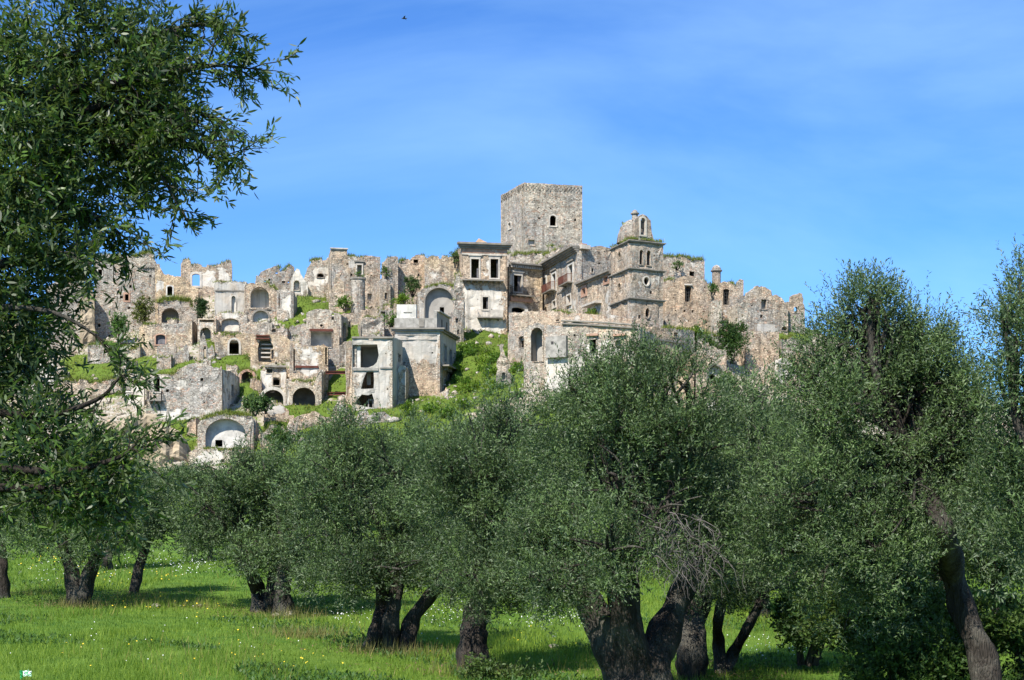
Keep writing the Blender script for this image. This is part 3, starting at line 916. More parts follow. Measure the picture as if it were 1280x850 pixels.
turned([(.56, z1 - .147), (.74, z1), (.74, z1 + .12), (.62, z1 + .14)], x, y, 'cornice', M_CORN, r)
turned([(.60, z1 + .143), (.56, z1 + .4), (.36, z1 + .66), (.1, z1 + .8)], x, y, 'cap', M_STONE, r, GREY + (.3,))
ruin('wall_stub', 'narrow crumbling wall stub standing right of the small chapel front', 'wall', (921, 176), (929.5, 176), [(921, 352), (925, 348.5), (929.5, 350)], 374, [], TAN, depth=1.5, rough=1.2, roof=None, ctrl=False)
ruin('ruined_house', 'gabled ruin with one square window at the right end of the skyline', 'ruined house', (931, 176), (985, 178), [(931, 373), (934, 366), (942, 360.5), (952, 357.5), (960, 361), (970, 368), (977, 372), (981, 378), (985, 377)], 416,
     [H('r', 951, 374, 958.5, 386.5, fw=.08, niche=.6, nm=M_GREYP), H('a', 976.5, 408, 984, 413.5)], TAN, .35, [(955, 392, 20, 10, .3)], depth=7, rough=.6, putlog=.35, roof=384, group=HOUSE)
ruin('wall_stub', 'rightmost broken wall stub with a small arched hole', 'wall', (985, 179), (1006, 179.5), [(985, 378), (988.5, 376), (989, 370), (996, 367.5), (1003, 367), (1004, 378), (1006, 384)], 418, [H('a', 992, 383, 997.5, 391)], TAN, .3, depth=2.5, rough=.8, roof=None)

# --- terraces and lower buildings on the right
ruin('terrace_wall', 'long rubble terrace wall below the palace', 'wall', (636, 172), (716, 166.5), [(636, 391), (660, 389), (690, 388), (700, 389), (716, 391)], 430, [H('r', 695, 399, 699.5, 402)], TAN, .4, depth=5, rough=.5, putlog=.15, tuft=[(690, 712, 12, .7)])
ruin('terrace_wall', 'smooth parapet wall in front of the church portal', 'wall', (714, 162), (790, 156.5), [(714, 391), (730, 391.5), (768, 394), (790, 400)], 425, [], TAN, .6, [(745, 396, 35, 5, .6)], depth=1.2, rough=.15, tuft=[(731, 748, 10, 1.0)], ctrl=False)
b = ruin('lower_building', 'low pale building under a dark cornice pipe half hidden by olive crowns', 'building', (680, 155.5), (801, 150.5), [(680, 406), (701, 407), (705, 402), (760, 406), (801, 409)], 500,
         [H('r', 737.5, 424, 745.5, 442), H('a', 769, 424, 777, 433, niche=.5), H('c', 768, 445, 776, 470)],
         PALE, .15, [(712, 470, 34, 26, 1.0), (752, 440, 30, 20, .62), (790, 435, 9, 20, .55)], depth=4.5, rough=.2, putlog=.25, step=.55)
r, f = b['root'], b['fr']
mb = MB(); sa, za = f.sz(703, 401); sb, zb_ = f.sz(801, 407)
for (dz, d) in ((0, .25), (-.32, .12)):
    mb.tube([f.at(sa, za + dz, d), f.at((sa + sb) / 2, (za + zb_) / 2 + dz + .05, d), f.at(sb, zb_ + dz, d)], [.11] * 3, 8)
mb.build('pipe', M_CORN, r)
mb = MB(); sa, z1 = f.sz(684.5, 421.5); sb, z0 = f.sz(710, 446.5)
f.box(mb, sa, sb, z0, z1, .02, .55); mb.build('bay', M_CONC, r)
mb = MB(); s0, z1b = f.sz(691.5, 427.5); s1, z0b = f.sz(694.5, 431)
f.box(mb, s0, s1, z0b, z1b, .551, .575); mb.build('vent', M_IRON, r)
for (x, y) in ((741, 420), (775, 420)):
    s, z = f.sz(x, y); mb = MB(); f.box(mb, s - .7, s + .7, z, z + .22, .02, .3); mb.build('hood_mould', M_BRICK, r)
mb = MB(); s, z = f.sz(799.5, 440); f.box(mb, s - .1, s + .1, z - 6, z + 3, .02, .22); mb.build('downpipe', M_CORN, r)
ruin('arched_niche', 'tall arched niche of broken masonry on the edge of the green slope', 'ruin', (655, 157), (681, 156), [(655, 413), (660, 407), (668, 404), (676, 405), (681, 408)], 470,
     [H('a', 663.5, 409, 679, 452, niche=1.6, nm=M_GREYP)], PALE, .2, [(680, 430, 3, 20, .6)], depth=6, rough=1.2)
ruin('broken_vault', 'rubble wall with a dark cave mouth below the terrace wall', 'ruin', (635, 163), (657, 161), [(635, 417), (641, 419), (648, 415), (657, 412)], 442, [H('g', 648.5, 420, 656, 435)], TAN, depth=5, rough=1.6, bumpy=2.0, ctrl=False)
ruin('wall_stub', 'solitary pinnacle of rubble masonry rising out of the green slope', 'wall', (620, 157), (639, 157), [(620, 470), (622, 449), (624.5, 446), (624, 434), (626, 429.5), (630, 430), (631, 444), (635, 448), (637, 458), (639, 472)], 481, [H('g', 627, 465, 632, 475, niche=.4)], PALE, depth=1.6, rough=1.2, roof=None, bumpy=1.8, ctrl=False)
b = ruin('terrace_wall', 'tall retaining wall with two small square holes beside the lower building', 'wall', (801, 154.5), (868, 161), [(801, 408), (830, 410), (850, 411), (868, 413)], 470,
     [H('r', 809, 413.5, 814.5, 420.5), H('r', 841.5, 415.5, 847, 421)], PINK, .3, [(830, 416, 30, 5, .35)], depth=5, rough=.4, putlog=.2, tuft=[(832, 868, 22, .8)])
strip(b['fr'], 801.5, 423, 860, 426, .2, .15, M_CORN, b['root'], 'moulding')
ruin('vaulted_house', 'ruined rubble house with a blind arch and a small dark opening below the bush', 'ruined house', (868, 157), (908, 158), [(868, 442), (874, 437), (890, 432), (908, 440)], 505,
     [H('a', 884.5, 456.5, 903.5, 475, niche=.5, nm=M_TRIM, fw=.18, fm=M_CORN, name='arch', nh=H('c', 888.5, 467, 896, 474))], TAN, .35, [], depth=8, rough=1.2, bumpy=1.2, group=HOUSE)
ruin('rubble_wall', 'rough rubble wall behind the bush under the chapels', 'wall', (862, 167), (932, 168), [(862, 413), (880, 416), (900, 419), (915, 417), (932, 414)], 450, [], GREY, depth=4, rough=1.0, bumpy=2.4, tuft=[(866, 930, 18, .9)], ctrl=False)
ruin('bastion', 'square brick bastion with a stone ledge right of the bush', 'bastion', (932, 166), (974, 167), [(932, 417), (945, 414), (974, 415)], 475, [], PINK, .3, [], depth=6, rough=.3, putlog=.25)
ruin('parapet', 'weathered concrete parapet on top of the bastion', 'wall', (946, 168.5), (969, 169), [(946, 405), (958, 405), (969, 406)], 418, [], GREY, .8, [(957, 410, 14, 10, 1)], depth=1.2, rough=.1, ctrl=False, roof=None)
ruin('small_house', 'small whitewashed house with one square window among the olive tops', 'house', (973, 162), (994, 163.5), [(973, 450), (980, 447), (988, 453), (994, 461)], 490, [H('r', 977.5, 455.5, 981.5, 460)], PALE, .1, [(983, 465, 14, 20, 1.1)], depth=6, rough=.4, group=HOUSE)
ruin('rubble_wall', 'grey crumbling wall at the right edge of the hill under the grass', 'wall', (976, 171), (1040, 172), [(976, 424), (990, 420), (1005, 426), (1020, 436), (1040, 444)], 470, [H('r', 985, 446, 988, 452)], GREY, depth=5, rough=1.6, bumpy=2.6, tuft=[(977, 1010, 24, 1.0)])
ruin('ruined_house', 'pale house end showing between the crowns right of the white house', 'ruined house', (1000, 160), (1040, 161), [(1000, 468), (1018, 455), (1040, 466)], 500, [H('r', 1014, 472, 1018, 480)], PALE, .2, [(1020, 475, 16, 10, .8)], depth=7, rough=.6, group=HOUSE)
ruin('ruined_house', 'small broken white wall glimpsed through the olives below the vaulted house', 'ruined house', (862, 152), (915, 153), [(862, 500), (880, 494), (900, 498), (915, 505)], 530, [H('r', 880, 506, 884, 512)], PALE, .2, [(890, 510, 20, 10, .9)], depth=6, rough=1.0, group=HOUSE)

# --- left half: skyline row
b = ruin('ruined_house', 'large rubble house wall with three small windows at the left of the skyline', 'ruined house', (118, 190), (194, 192), [(118, 322), (127, 318), (145, 319), (165, 320), (176, 318), (186, 315), (193, 319), (194, 326)], 425,
     [H('r', 122.3, 336.5, 128, 344.8, fw=.09, fm=M_TRIM), H('r', 152.5, 336, 159.3, 346.2, fw=.11, fm=M_TRIM, sill=1), H('r', 156, 367.6, 161, 376, fw=.2, fm=M_BRICK)],
     GREY, .3, [(180, 345, 12, 12, .25)], depth=9, rough=.8, putlog=.5, tuft=[(122, 150, 14, .7), (165, 193, 40, 1.4)], group=HOUSE)
mb = MB(); f = b['fr']
for k in range(8):
    s, z = f.sz(172.5 + k * 3.0, 333.3); mb = MB(); f.box(mb, s - .09, s + .09, z - .18, z + .05, -.1, .22); mb.build('beam_end', M_CORN, b['root'])
ruin('ruined_house', 'tawny house wall with one pale framed door above the vaulted recess', 'ruined house', (194, 189), (248, 190), [(194, 326), (200, 334), (206, 343), (214, 344), (222, 345), (232, 347), (236, 352), (242, 358), (248, 361)], 402,
     [H('c', 208.8, 357.5, 215.8, 370, niche=3, nm=M_CORN, fw=.14, fm=M_WHITE, name='door')], OCH, .2, [(199, 357, 7, 10, .7), (225, 355, 16, 8, .25)], depth=7, rough=.6, putlog=.4, group=HOUSE)
ruin('ruined_house', 'roofless skyline ruin with blue sky showing through its window', 'ruined house', (226, 195), (290, 196), [(226, 330), (229, 325), (234, 323), (238, 326), (239, 331), (250, 330.5), (262, 332), (272, 331), (277, 329), (283, 326), (288.5, 325), (290, 333)], 368,
     [H('c', 240, 342, 250, 357.5, fw=.25, fm=M_TRIM)], TAN, .1, [(258, 349, 10, 9, 1.1), (280, 343, 8, 9, .9)], depth=4, rough=.9, roof=None, sides=False, back=False, thick=.8, tuft=[(228, 246, 12, .7), (262, 285, 14, .8)], group=HOUSE, putlog=.2)
b = ruin('ruined_house', 'grey plastered house front with a slim arched niche', 'ruined house', (268, 184), (308, 184.5), [(268, 353), (275, 352), (290, 351.5), (308, 352)], 402,
     [H('a', 289, 369.5, 294.8, 391, niche=.4, nm=M_WHITE, fw=.1, fm=M_TRIM)], GREY, .75, [(279, 372, 11, 20, 1.2), (300, 372, 8, 20, 1.2), (288, 357, 20, 5, .7)], depth=6, rough=.25, roof='auto', tuft=[(268, 307, 10, .5)], group=HOUSE)
cornice(Fac.px(268, 184, 308, 184.5), 269, 362.5, 307, 362.8, b['root'], .18, .12, steps=1, name='moulding')
ruin('vaulted_house', 'stone house with a shallow white vault scar above the dark arched doorway', 'ruined house', (262, 180), (309, 180), [(262, 402), (268, 396), (275, 391), (288, 389), (300, 391), (309, 394)], 420,
     [H('c', 276.5, 398, 299, 414, niche=.5, nm=M_TRIM)], PALE, .1, [(288, 394, 12, 4, 1.2)], depth=4, rough=.8, group=HOUSE, ctrl=False, tuft=[(276, 300, 8, .5)])
b = ruin('ruined_house', 'ochre house front with a dark arched doorway in the middle of the left slope', 'ruined house', (269, 173), (319, 174), [(269, 419), (285, 418), (300, 417.5), (319, 418)], 458,
     [H('a', 286.3, 424, 299, 443, fw=.2, fm=M_TRIM, name='doorway')], OCH, .2, [(310, 432, 8, 12, .3)], depth=7, rough=.5, putlog=.3, tuft=[(275, 300, 18, .8)], group=HOUSE)
ruin('arched_ruin', 'tall ruined wall pierced by a big round arch', 'ruin', (306, 182), (346, 182.5), [(306, 357), (312, 354), (322, 352), (334, 353), (340, 358), (346, 362)], 420,
     [H('a', 312.8, 358.5, 336.5, 385, niche=1.6, nm=M_STONE, fw=.2, fm=M_STONE, name='arch'), H('a', 316, 388, 336, 404.5, niche=.55, nm=M_WHITE, fw=.18, fm=M_CORN, name='arch')], TAN, .2, [(308, 370, 4, 8, .6)], depth=7, rough=1.0, putlog=.2, tuft=[(330, 346, 24, 1.0)])
ruin('wall_stub', 'pillar of masonry with white plaster beside the round arch', 'wall', (346, 181), (367, 181), [(346, 363), (352, 362), (360, 361), (367, 364)], 386, [H('r', 348, 366, 350, 385)], TAN, .1, [(360, 378, 8, 9, 1.2)], depth=3, rough=.8)
ruin('ruined_house', 'low rough skyline wall with small square holes left of the white gable', 'ruined house', (320, 192), (368, 193), [(320, 345), (326, 340), (334, 336), (343, 332.5), (348, 333), (350, 340), (356, 338), (364, 331), (368, 334)], 372,
     [H('r', 335, 348, 338.5, 352, niche=2, nm=M_CORN), H('r', 352, 351, 357, 354, niche=2, nm=M_CORN)], TAN, .2, [], depth=7, rough=1.1, putlog=.25, tuft=[(347, 362, 26, 1.0)], group=HOUSE)
ruin('ruined_house', 'pointed fragment of white plastered wall with an arch scar', 'ruined house', (364, 190), (385, 190.5), [(364, 352), (367, 342), (371, 335.5), (374, 337), (378, 346), (382, 352), (385, 356)], 366,
     [H('a', 367, 350.5, 374.5, 363, niche=.6, nm=M_WHITE)], PALE, .0, [(373, 352, 14, 16, 1.3)], depth=3, rough=.8, roof=None, group=HOUSE)
ruin('ruined_house', 'plastered skyline wall with half round window and overhanging eave stones', 'ruined house', (380, 191), (423, 192), [(380, 348), (384, 335), (390, 325), (400, 324), (412, 322), (418, 320), (423, 330)], 372,
     [H('a', 396.3, 341.5, 405, 346.8, fw=.08, niche=3, nm=M_CORN)], PALE, .1, [(406, 345, 16, 11, 1.0), (395, 357, 12, 8, .5)], depth=6, rough=.8, roof=352, tuft=[(388, 402, 26, .9)], group=HOUSE)
b = ruin('ruined_house', 'highest left hand ruin with a flared cornice corner and framed window', 'ruined house', (414, 187.5), (475.5, 189), [(414, 310.5), (424, 311), (434, 312), (434.5, 319.5), (442, 320.5), (452, 321), (464, 319.5), (475.5, 321)], 392,
     [H('r', 446, 331, 452.5, 347, niche=.6, nm=M_GREYP, lintel=1, **WN), H('r', 459, 367, 465, 375, niche=.5, nm=M_WHITE)], TAN, .2, [(440, 330, 7, 14, .7), (450, 338, 8, 12, .35), (466, 378, 8, 8, .35)], depth=7, rough=.55, putlog=.45, roof='auto', tuft=[(435, 444, 30, 1.0), (447, 456, 18, .6)], group=HOUSE)
cornice(b['fr'], 414, 309.6, 433.5, 310.4, b['root'], .3, .22, mat=M_TRIM, steps=2, s_ext=.15)
ruin('wall_stub', 'stepped rubble buttress leaning under the highest left hand ruin', 'wall', (411, 183), (431, 183), [(411, 378), (414, 362), (417, 350), (420, 343), (427, 341), (429, 352), (431, 370)], 390, [H('r', 417.5, 369.5, 420, 372)], TAN, depth=4, rough=1.3, bumpy=1.8, roof=None)
r = empty('round_turret', P(447.5, 394, 182), 'broken cylindrical turret standing below the framed skyline window', 'turret')
x, y, z0 = P(447.5, 396, 182); z1 = P(447, 348.5, 182).z
vs, fs = [], []
for i in range(19):
    for k in range(22):
        th = 2 * math.pi * k / 22; z = z0 - 3 + (z1 - z0 + 3) * i / 18; rr = .92 + .07 * noise.noise(Vector((math.cos(th) * 2, math.sin(th) * 2, z * .9)))
        vs.append((x + rr * math.cos(th), y + rr * math.sin(th), z + (.25 * noise.noise(Vector((k * .8, 3, 1))) if i == 18 else 0)))
for i in range(18):
    for k in range(22): fs.append((i * 22 + k, i * 22 + (k + 1) % 22, (i + 1) * 22 + (k + 1) % 22, (i + 1) * 22 + k))
fs.append(tuple(18 * 22 + k for k in range(22)))
mesh_obj('shaft', vs, fs, M_STONE, r, PALE + (.3,), {'plaster': [.1] * len(vs)})
turned([(.98, z1 - .2), (1.05, z1 - .12), (1.02, z1 + .1)], x, y, 'coping', M_CORN, r)
CTRL.append((x, y - 1.5, z0))
ruin('wall_stub', 'short rough wall in the skyline gap beside the thin pillar', 'wall', (474, 185), (488, 185.5), [(474, 351), (477, 348), (482, 349), (488, 352)], 392, [H('r', 480.5, 366, 484, 374, niche=.5)], TAN, .2, [(481, 376, 5, 5, .5)], depth=5, rough=1.2, putlog=.3)
ruin('wall_stub', 'thin tall skyline pillar right of the sky gap', 'wall', (484.5, 186), (497.5, 186.5), [(484.5, 322), (490, 320.5), (497.5, 321)], 392, [], PINK, depth=3, rough=.9, putlog=.3, tuft=[(484, 488, 14, .7)], roof=None)
ruin('ruined_house', 'skyline wall with a small square hole right of the thin pillar', 'ruined house', (497.5, 188), (532, 189), [(497.5, 329), (501, 326), (508, 324), (516, 321), (524, 318.5), (530, 319), (532, 322)], 386,
     [H('r', 516.5, 324, 523, 329, niche=3, nm=M_CORN)], PINK, .3, [(512, 372, 10, 8, .3)], depth=7, rough=.7, putlog=.45, tuft=[(497, 506, 30, 1.2), (526, 532, 20, .8)], group=HOUSE)
ruin('ruined_house', 'tawny skyline wall with rough stone upper course left of the palace', 'ruined house', (531, 187), (578, 187.5), [(531, 323), (538, 320), (546, 320), (556, 320), (566, 321), (572, 317), (578, 312)], 372,
     [], OCH, .2, [(552, 345, 20, 9, .4)], depth=7, rough=.8, putlog=.15, tuft=[(535, 545, 10, .6), (552, 560, 12, .6), (566, 578, 40, 1.4)], group=HOUSE)
ruin('vaulted_house', 'great arched vault with smooth grey back wall below the skyline', 'ruined house', (522, 182), (573, 182.5), [(522, 366), (530, 360), (545, 357), (560, 356), (573, 357)], 404,
     [H('a', 531, 359.5, 567, 402, niche=.7, nm=M_GREYP, fw=.12, fm=M_CORN, name='arch', nh=H('r', 550, 383, 555.5, 392))], GREY, .7, [(526, 385, 5, 16, .9)], depth=8, rough=.7, tuft=[(532, 573, 22, .9)])
ruin('wall_stub', 'stepped column of rubble against the side of the palace', 'wall', (566.5, 178.5), (580, 179), [(566.5, 390), (568, 372), (570, 350), (574, 340), (578, 352), (580, 380)], 440, [H('r', 569, 398, 573, 404, niche=.4), H('r', 571, 412, 574, 418, niche=.4)], PALE, depth=4, rough=1.4, bumpy=2.2, roof=None, tuft=[(567, 575, 16, 1.0)])

# --- left half: middle rows
ruin('vaulted_house', 'open vault under hanging grass with a shadowed plaster back wall', 'ruined house', (197, 183), (246, 184), [(197, 378), (205, 375), (220, 374), (232, 377), (246, 381)], 406,
     [H('a', 201.5, 384.5, 224, 404, niche=2.2, nm=M_GREYP, name='arch')], TAN, .2, [], depth=6, rough=.9, bumpy=1.5, tuft=[(197, 240, 55, 1.4)])
ruin('ruined_house', 'stone house with a shuttered arched window and a dark right side', 'ruined house', (174, 177), (240, 177.5), [(174, 409), (180, 405), (196, 404.5), (210, 405), (222, 404), (234, 400), (240, 400)], 452,
     [H('c', 194.5, 418, 207, 431, shut=[(-1, .5, M_WOOD, 0, 1), (1, .48, M_WOOD, 0, 1)], fw=.12, fm=M_BRICK)], OCH, .2, [(182, 430, 7, 22, .4), (222, 420, 8, 16, .3)],
     right=dict(x=252, Y=185, top=[(240, 400), (246, 405), (252, 414)]), rough=.6, putlog=.2, tuft=[(176, 196, 14, .7)], group=HOUSE)
ruin('garden_wall', 'stub walls in front of the shuttered arched window', 'wall', (196, 172), (236, 172.5), [(196, 433), (204, 431), (219, 430), (220, 441), (228, 438), (233, 430), (236, 440)], 456, [], TAN, depth=1.5, rough=1.2, roof=None)
ruin('wall_stub', 'crumbling upright wall ends in the gully right of the shuttered house', 'wall', (250, 172), (268, 172.5), [(250, 424), (254, 416), (258, 428), (261, 436), (265, 431), (268, 442)], 456, [H('a', 254, 432, 258, 450)], GREY, depth=2, rough=1.4, roof=None)
ruin('vaulted_house', 'low vaulted ledge beneath the dark green ivy bush', 'ruined house', (247, 178), (270, 178), [(247, 398), (256, 397), (270, 398)], 418, [H('r', 249, 399.5, 268, 403, niche=.8, nm=M_CORN), H('a', 250, 409, 264, 426, niche=1.2)], PALE, .2, [(258, 406, 12, 4, .8)], depth=4, rough=.7)
b = ruin('ruined_house', 'gabled house with a tiny window and dark right side in mid slope', 'ruined house', (383, 172), (426.5, 172), [(383, 391), (390, 388), (400, 386), (410, 387), (420, 391), (426.5, 393)], 428,
     [H('r', 414, 391.5, 418, 400), H('o', 399.5, 405, 404, 409)], GREY, .3, [(390, 398, 8, 10, .3)], right=dict(x=441, Y=181, top=[(426.5, 393), (433, 397), (438, 404), (439, 412), (441, 404)]), rough=.5, putlog=.2, roof=395, tuft=[(430, 436, 8, .8)], group=HOUSE)
ruin('wall_stub', 'low wall with a small vault slit left of the gabled house', 'wall', (335, 176), (386, 176), [(335, 412), (345, 409), (360, 410), (372, 406), (380, 404), (386, 406)], 428, [H('a', 339, 410.5, 349, 415.5, niche=.6)], PALE, depth=3, rough=.9, tuft=[(353, 364, 26, 1.0)])
b = ruin('ruined_house', 'roofless room with a rusty lintel beam and torn brick walls', 'ruined house', (376, 167.5), (424, 168), [(376, 409), (380, 408), (385, 411), (400, 411), (415, 411), (418, 408), (424, 412)], 452,
     [H('r', 388, 413.5, 415, 434, niche=1.6, nm=M_WHITE, fw=.06)], TAN, .1, [(402, 440, 14, 8, .3)], depth=5, rough=.7, roof='auto', group=HOUSE, ctrl=False)
strip(b['fr'], 387, 411.2, 416, 411.2, .28, .12, M_RUST, b['root'], 'beam')
b = ruin('ruined_house', 'ochre plastered room wall above the dark cave arch', 'ruined house', (362, 163), (410, 163.5), [(362, 424), (366, 428), (369, 432), (384, 433), (396, 432), (404, 430), (410, 434)], 475,
     [H('r', 366.5, 436, 369, 464, niche=.8, nm=M_CORN), H('r', 406, 434, 409, 456, niche=.8)], OCH, .05, [(386, 450, 16, 18, .75), (385, 463, 12, 5, .9)], depth=4, rough=.8, group=HOUSE, ctrl=False, putlog=.3)
strip(b['fr'], 369, 457, 398, 457.4, .25, .14, M_RUST, b['root'], 'beam')
ruin('vaulted_house', 'rubble house base with a wide dark cave arch', 'ruined house', (357, 159), (402, 159.5), [(357, 474), (370, 475), (385, 476), (395, 474), (399, 460), (402, 462)], 510,
     [H('a', 365.3, 484, 394.5, 509, fw=.35, fm=M_STONE, name='arch', niche=3.0, nm=M_CORN)], PALE, .1, [(360, 495, 4, 12, .9)], right=dict(x=409, Y=165, top=[(402, 462), (409, 464)]), rough=1.1, bumpy=1.6, tuft=[(366, 396, 20, .8)], group=HOUSE)
b = ruin('ruined_house', 'tan house front with a torn stairwell opening and red rail', 'ruined house', (313, 170), (364, 170.5), [(313, 419), (320, 418), (335, 417.5), (350, 418), (356, 420), (364, 428)], 462,
     [H('p', 321, 425, 342, 453, pts=[(323, 452), (322, 436), (324.5, 425), (337, 424.5), (341.5, 432), (341, 440), (337, 446), (340, 453)], niche=1.8, nm=M_STONE, frame=0), H('r', 339, 437, 342.5, 449, niche=.6, nm=M_WHITE)], OCH, .1, [(345, 440, 6, 12, .6), (318, 436, 4, 14, .4)], depth=6, rough=.6, putlog=.3, group=HOUSE)
f = b['fr']
for (y, nm, mt) in ((419, 'beam', M_RUST), (422.5, 'beam', M_RUST)):
    strip(f, 320, y, 337, y, .16, .35, mt, b['root'], nm)
for k, y in enumerate((429, 434, 439.5, 445)):
    s0, z = f.sz(326, y); s1, _ = f.sz(341, y); mb = MB(); f.box(mb, s0, s1, z - .16, z, -1.75, -.45); mb.build('stair', M_TRIM, b['root'])
b = ruin('vaulted_house', 'white pillared room above a round vault on the left slope', 'ruined house', (326, 164), (358, 164.5), [(326, 464), (330, 458.5), (345, 457), (357, 457), (358, 462)], 484,
     [H('r', 333, 461, 341, 466.5, niche=1.0), H('c', 341, 467, 350, 482)], PALE, .05, [(333, 474, 8, 12, 1.0), (354, 474, 5, 12, 1.0)], depth=5, rough=.8, tuft=[(330, 356, 10, .6)], group=HOUSE)
cornice(b['fr'], 331, 457, 357, 457, b['root'], .22, .4, steps=1)
ruin('vaulted_house', 'round vault mouth with green plants inside on the left slope', 'ruined house', (322, 159.5), (362, 160), [(322, 497), (328, 490), (338, 485), (346, 484.5), (354, 486), (362, 490)], 508,
     [H('a', 328, 487, 354.5, 508, fw=.35, fm=M_TRIM, name='arch', niche=3.0, nm=M_CORN)], PALE, .1, [(358, 498, 5, 8, 1.1), (342, 486, 20, 3, .6)], depth=7, rough=.6, tuft=[(330, 352, 10, .5)], group=HOUSE)
ruin('vaulted_house', 'small brick cave arch set in the grassy bank', 'ruined house', (297, 165.5), (321, 166), [(297, 470), (301, 464), (309, 461.5), (317, 464), (321, 470)], 481,
     [H('a', 301.3, 464, 317, 479, fw=.25, fm=M_BRICK, name='arch', niche=2.5, nm=M_CORN)], TAN, .2, [], depth=4, rough=.8, tuft=[(298, 320, 30, .9)])
for (x0, x1, y) in ((407, 432, 464), (409, 432, 490.5)):
    r = empty('steel_beam', P(x0, y, 161), 'rusty steel beam spanning the gap %s' % ('at mid height' if y < 480 else 'near the grass'), 'beam', 'rusty beams between the houses')
    a = P(x0, y, 161); c = P(x1, y, 161); mb = MB()
    mb.box(a.x, c.x, 160.9, 161.2, a.z - .03, a.z + .03); mb.box(a.x, c.x, 161.03, 161.07, a.z - .27, a.z - .03); mb.box(a.x, c.x, 160.9, 161.2, a.z - .33, a.z - .27)
    mb.build('beam', M_RUST, r)
ruin('wall_stub', 'tall stub of wall with white plaster left of the concrete house', 'wall', (424, 168), (440, 168.5), [(424, 432), (428, 430), (434, 427), (438, 425), (440, 427)], 470, [], PALE, .05, [(433, 448, 5, 12, .8)], depth=4, rough=.9)
ruin('wall_stub', 'rubble quoin column joined to the torn concrete house', 'wall', (432.5, 159), (441, 159), [(432.5, 430), (436, 426), (441, 428)], 506, [], TAN, depth=3, rough=1.0, bumpy=1.8, roof=None)
b = ruin('concrete_house', 'torn white concrete house with two gaping storeys', 'ruined house', (440, 156.5), (490.5, 156.5), [(440, 423), (460, 422.5), (461, 426), (466, 426), (467, 421.5), (475, 421), (490.5, 421)], 514,
     [H('p', 440.6, 430, 473, 460, pts=[(441, 459), (441, 431), (471.5, 430.5), (472.5, 437), (473.5, 444), (471, 453), (467, 457), (460, 459.5)], niche=3.4, nm=M_GREYP, frame=0),
      H('p', 449, 464, 468, 487, pts=[(451, 486), (455, 472), (458, 465), (467, 464.5), (467.5, 476), (467, 485.5)], frame=0),
      H('p', 442, 491, 468, 511, pts=[(443, 505), (448, 498), (452, 493), (460, 494), (465, 492), (467.5, 500), (467, 510)], frame=0)],
     PALE, .55, [(465, 445, 24, 30, .95), (465, 490, 24, 30, 1.0), (482, 470, 12, 50, .9)], right=dict(x=504, Y=162.5, top=[(490.5, 421), (504, 426)], plaster=[(497, 450, 8, 60, .95)], holes=[H('r', 497.8, 443, 500.5, 452)]), rough=.2, putlog=.3, thick=.4, tuft=[])
r, f = b['root'], b['fr']
r['group'] = HOUSE
mb = MB(); s, z0 = f.sz(447.5, 460); _, z1 = f.sz(447.5, 431); f.box(mb, s - .22, s + .22, z0 + .02, z1 - .02, -.9, -.5); mb.build('pillar', M_WHITE, r)
mb = MB(); s0, z = f.sz(441, 460); s1, _ = f.sz(473, 460); f.box(mb, s0, s1, z - .3, z - .02, -3.3, .15); mb.build('floor_slab', M_CONC, r)
mb = MB(); s0, z = f.sz(449, 488); s1, _ = f.sz(468, 488); f.box(mb, s0, s1, z - .22, z, -3.3, -.02); mb.build('floor_slab', M_CONC, r)
mb = MB(); s0, z0 = f.sz(455, 479); s1, z1 = f.sz(463, 465.5); f.box(mb, s0 + .1, s0 + .55, z0, z0 + 1.3, -2.2, -2.0); mb.build('debris', M_WHITE, r)
mb = MB(); s0, z0 = f.sz(459, 510); s1, z1 = f.sz(466, 500)
for q in (s0, s1 - .12): f.box(mb, q, q + .12, z0, z1, -.9, -.78)
f.box(mb, s0, s1, z1 + .003, z1 + .14, -.92, -.76); mb.build('door_frame', M_CONC, r)
strip(f, 475, 459, 490.4, 459, .16, .14, M_CONC, r, 'moulding')
cornice(f, 441, 421, 490.5, 420.6, r, .2, .18, steps=1, s_ext=.1)
b = ruin('annex', 'narrow rubble annex pillar between concrete house and big grey house', 'ruined house', (497, 159), (507, 159), [(497, 462), (500, 456), (507, 458)], 511, [], TAN, .5, [(502, 460, 8, 4, 1.1)], right=dict(x=511, Y=163, top=[(507, 458), (511, 460)]), depth=3, rough=.5, roof='auto', ctrl=False)
b = ruin('grey_house', 'big grey plastered flat roofed house with brick lower storey', 'house', (493, 163), (550, 163), [(493, 413), (550, 411.5)], 506, [], PINK, .7, [(520, 431, 34, 22, 1.0)],
     right=dict(x=570, Y=171.5, top=[(550, 411.5), (570, 421)], plaster=[(560, 430, 14, 34, .95), (560, 485, 14, 24, .45)],
                holes=[H('r', 554.6, 432, 557.6, 453, fw=.16, fm=M_CONC, shut=[(-1, .95, M_WOOD)]), H('r', 561.3, 437, 564.2, 456, fw=.16, fm=M_CONC, shut=[(-1, .95, M_WOOD)]), H('r', 554.8, 474, 557.4, 491, fw=.1, fm=M_CONC), H('r', 558.5, 484.5, 563.5, 494)]), rough=.02, putlog=.25, step=.5)
r, f, fr_ = b['root'], b['fr'], b['fR']
z = f.sz(522, 410.5)[1]
mb = MB(); f.box(mb, -.3, f.len + .42, z - .35, z - .13, -.1, .28); f.box(mb, -.4, f.len + .55, z - .127, z + .05, -.1, .45); mb.build('cornice', M_CORN, r)
mb = MB(); fr_.box(mb, .1, fr_.len + .3, z - .35, z - .13, -.1, .28); fr_.box(mb, .1, fr_.len + .4, z - .127, z + .046, -.1, .45); mb.build('cornice', M_CORN, r)
for (y, hh) in ((418, .12), (424, .1)): strip(f, 497, y, 546, y, hh, .05, M_CONC, r, 'moulding')
zq = f.sz(522, 452)[1]
